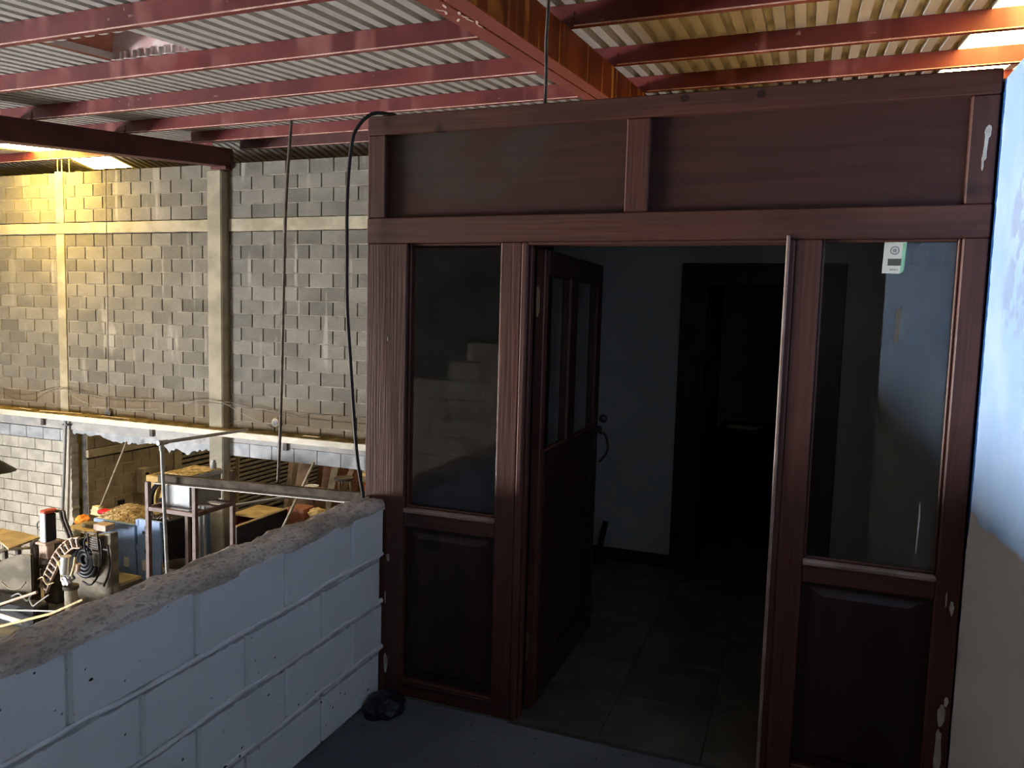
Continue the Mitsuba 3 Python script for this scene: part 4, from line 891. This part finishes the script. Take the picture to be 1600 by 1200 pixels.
# annex things
k = thing('yellow_press', 'yellow machine with a black wheel standing in the annex', 'machine')
obj('frame', bx(-11.26, -10.5, 10.6, 11.0, -3.3, -1.48, .02), 'plywood', k)
obj('wheel', join(tube([(-10.62+.40*math.cos(t), 10.5, -1.92+.40*math.sin(t)) for t in np.linspace(0, 2*math.pi, 32)], .045, 8), cyl((-10.72, 10.6, -1.92), (-10.72, 10.45, -1.92), .10, 14)), 'motor_black', k, smooth=40)
k = thing('switch_box', 'grey switch box mounted on the annex block wall', 'switch box')
obj('case', bx(-12.02, -11.86, 11.1, 11.32, -2.0, -1.52, .01), 'annex_beam', k); obj('lever', bx(-11.86, -11.83, 11.18, 11.24, -1.9, -1.6, .004), 'motor_black', k)
single('annex_socket', bx(-12.02, -11.97, 10.66, 10.78, -2.2, -2.06, .006), 'motor_black', 'small dark socket low on the annex block wall', 'socket')
single('annex_plank', beam_between((-11.6, 10.15, -2.12), (-10.1, 10.25, -1.96), .12, .05), 'plywood_dirty', 'dusty plank lying in front of the annex wall', 'plank')
k = thing('skid_bin', 'navy steel skid with a plywood sheet laid over it, right of the column', 'skid')
obj('side', bx(-8.02, -7.98, 9.25, 10.55, -2.6, -1.72, .006), 'navy_paint', k); obj('side', bx(-8.62, -8.58, 9.95, 10.55, -2.3, -1.76, .006), 'red_paint', k)
obj('end', bx(-8.62, -7.98, 10.52, 10.56, -2.3, -1.74, .006), 'navy_paint', k); obj('rim', bx(-8.03, -7.97, 9.25, 10.55, -1.72, -1.70, .004), 'plywood_dirty', k)
obj('bottom', bx(-8.5, -8.02, 9.90, 10.5, -2.6, -1.86, .006), 'red_paint', k)
single('plywood_sheet', bx(-8.60, -8.04, 9.86, 10.5, -1.745, -1.715, .003), 'plywood', 'yellow plywood sheet lying on the navy skid', 'plywood sheet')
single('brown_crate', bx(-7.92, -7.58, 10.4, 10.7, -2.1, -1.66, .008), 'brown_paint', 'reddish brown box beside the navy skid', 'box')
m = trimesh.creation.icosphere(3, 1.0); v = m.vertices*(.6+.8*meshkit.fbm(m.vertices*2+9, 3, 8))[:, None]*np.array([.16, .12, .09]); m = trimesh.Trimesh(v, m.faces, process=False).apply_translation([-7.38, 10.5, -1.72])
single('yellow_rag', m, 'plywood', 'crumpled yellow rag beside the reddish brown box', 'rag', smooth=True)
single('leaning_pole', tube([(-6.74, 9.5, -.62), (-7.24, 9.2, -1.9), (-7.5, 9.0, -2.6)], .022, 8), 'slat_wood', 'grey pole leaning under the whitewashed block row', 'pole', smooth=40)
k = thing('fluorescent_tube', 'pale tube lying along the annex side right of the column', 'tube')
obj('glass', cyl((-9.0, 10.3, -1.74), (-8.55, 11.3, -1.74), .03, 10), 'white_enamel', k); obj('end_cap', cyl((-8.55, 11.3, -1.74), (-8.53, 11.34, -1.74), .035, 10), 'rod_steel', k)
for j, (x, y, z0, z1, w, t, mt, lb) in enumerate(((-10.25, 13.6, -3.3, -1.1, .55, .10, 'old_board', 'wide brown board leaning at the back of the annex'), (-9.40, 13.9, -3.3, -1.2, 1.05, .05, 'brown_dark', 'broad reddish brown panel at the back of the annex'), (-9.98, 13.0, -3.3, -1.2, .10, .16, 'slat_wood', 'narrow upright plank in front of the brown board'), (-9.15, 13.1, -3.3, -1.4, .16, .22, 'slat_wood', 'narrow plank slanting across the reddish panel'), (-8.95, 12.9, -3.3, -1.3, .12, .62, 'old_board', 'dark plank leaning strongly to the right in the annex'))):
    single('leaning_board', beam_between((x, y, z0), (x+t, y+.3, z1), w, .04, up=(0, 1, 0)), mt, lb, 'board')
k = thing('work_stool', 'small dark stool standing in the annex', 'stool')
obj('seat', cyl((-8.24, 12.6, -1.60), (-8.24, 12.6, -1.65), .19, 18), 'machine_dark', k)
for a in (0.3, 2.4, 4.5): obj('leg', tube([(-8.24+.12*math.cos(a), 12.6+.12*math.sin(a), -1.65), (-8.24+.25*math.cos(a), 12.6+.25*math.sin(a), -3.3)], .02, 7), 'slat_wood', k)
k = thing('orange_crate', 'stacked pale crate with an orange panel at the edge of the partition', 'crate')
obj('body', bx(-8.20, -7.5, 13.2, 13.7, -3.3, -1.30, .01), 'annex_beam', k); obj('orange_panel', bx(-8.14, -7.56, 13.17, 13.2, -2.06, -1.80, .004), 'orange_cloth', k, label='orange panel')
for z in (-1.68, -1.52, -1.36): obj('slat', bx(-8.18, -7.52, 13.17, 13.2, z, z+.06, .004), 'plywood', k)
single('small_crate', bx(-8.98, -8.52, 12.0, 12.4, -3.3, -1.80, .01), 'old_board', 'dark wooden crate standing in the annex under a small pale bowl', 'crate')
single('pale_bowl', trimesh.creation.revolve(np.array([(0, -.03), (.07, -.03), (.14, .03), (.13, .035), (.065, -.02), (0, -.02)]), sections=20).apply_translation([-8.71, 12.2, -1.768]), 'label_white', 'small pale bowl standing on a dark crate in the annex', 'bowl', smooth=40)
# added glowing panel under the annex roof, out of view, to light its wall
v = np.array([(-9.5, 12.5, zroof(12.5)-.03), (-9.5, 15, zroof(15)-.03), (-6.5, 15, zroof(15)-.03), (-6.5, 12.5, zroof(12.5)-.03)])
obj('skylight', trimesh.Trimesh(v, np.array([(0, 1, 2), (0, 2, 3)]), process=False), 'frosted', 'ceiling', label='added glowing panel lighting the annex', emitter={'type': 'area', 'radiance': {'type': 'rgb', 'value': list(ANNEX_LIGHT)}})
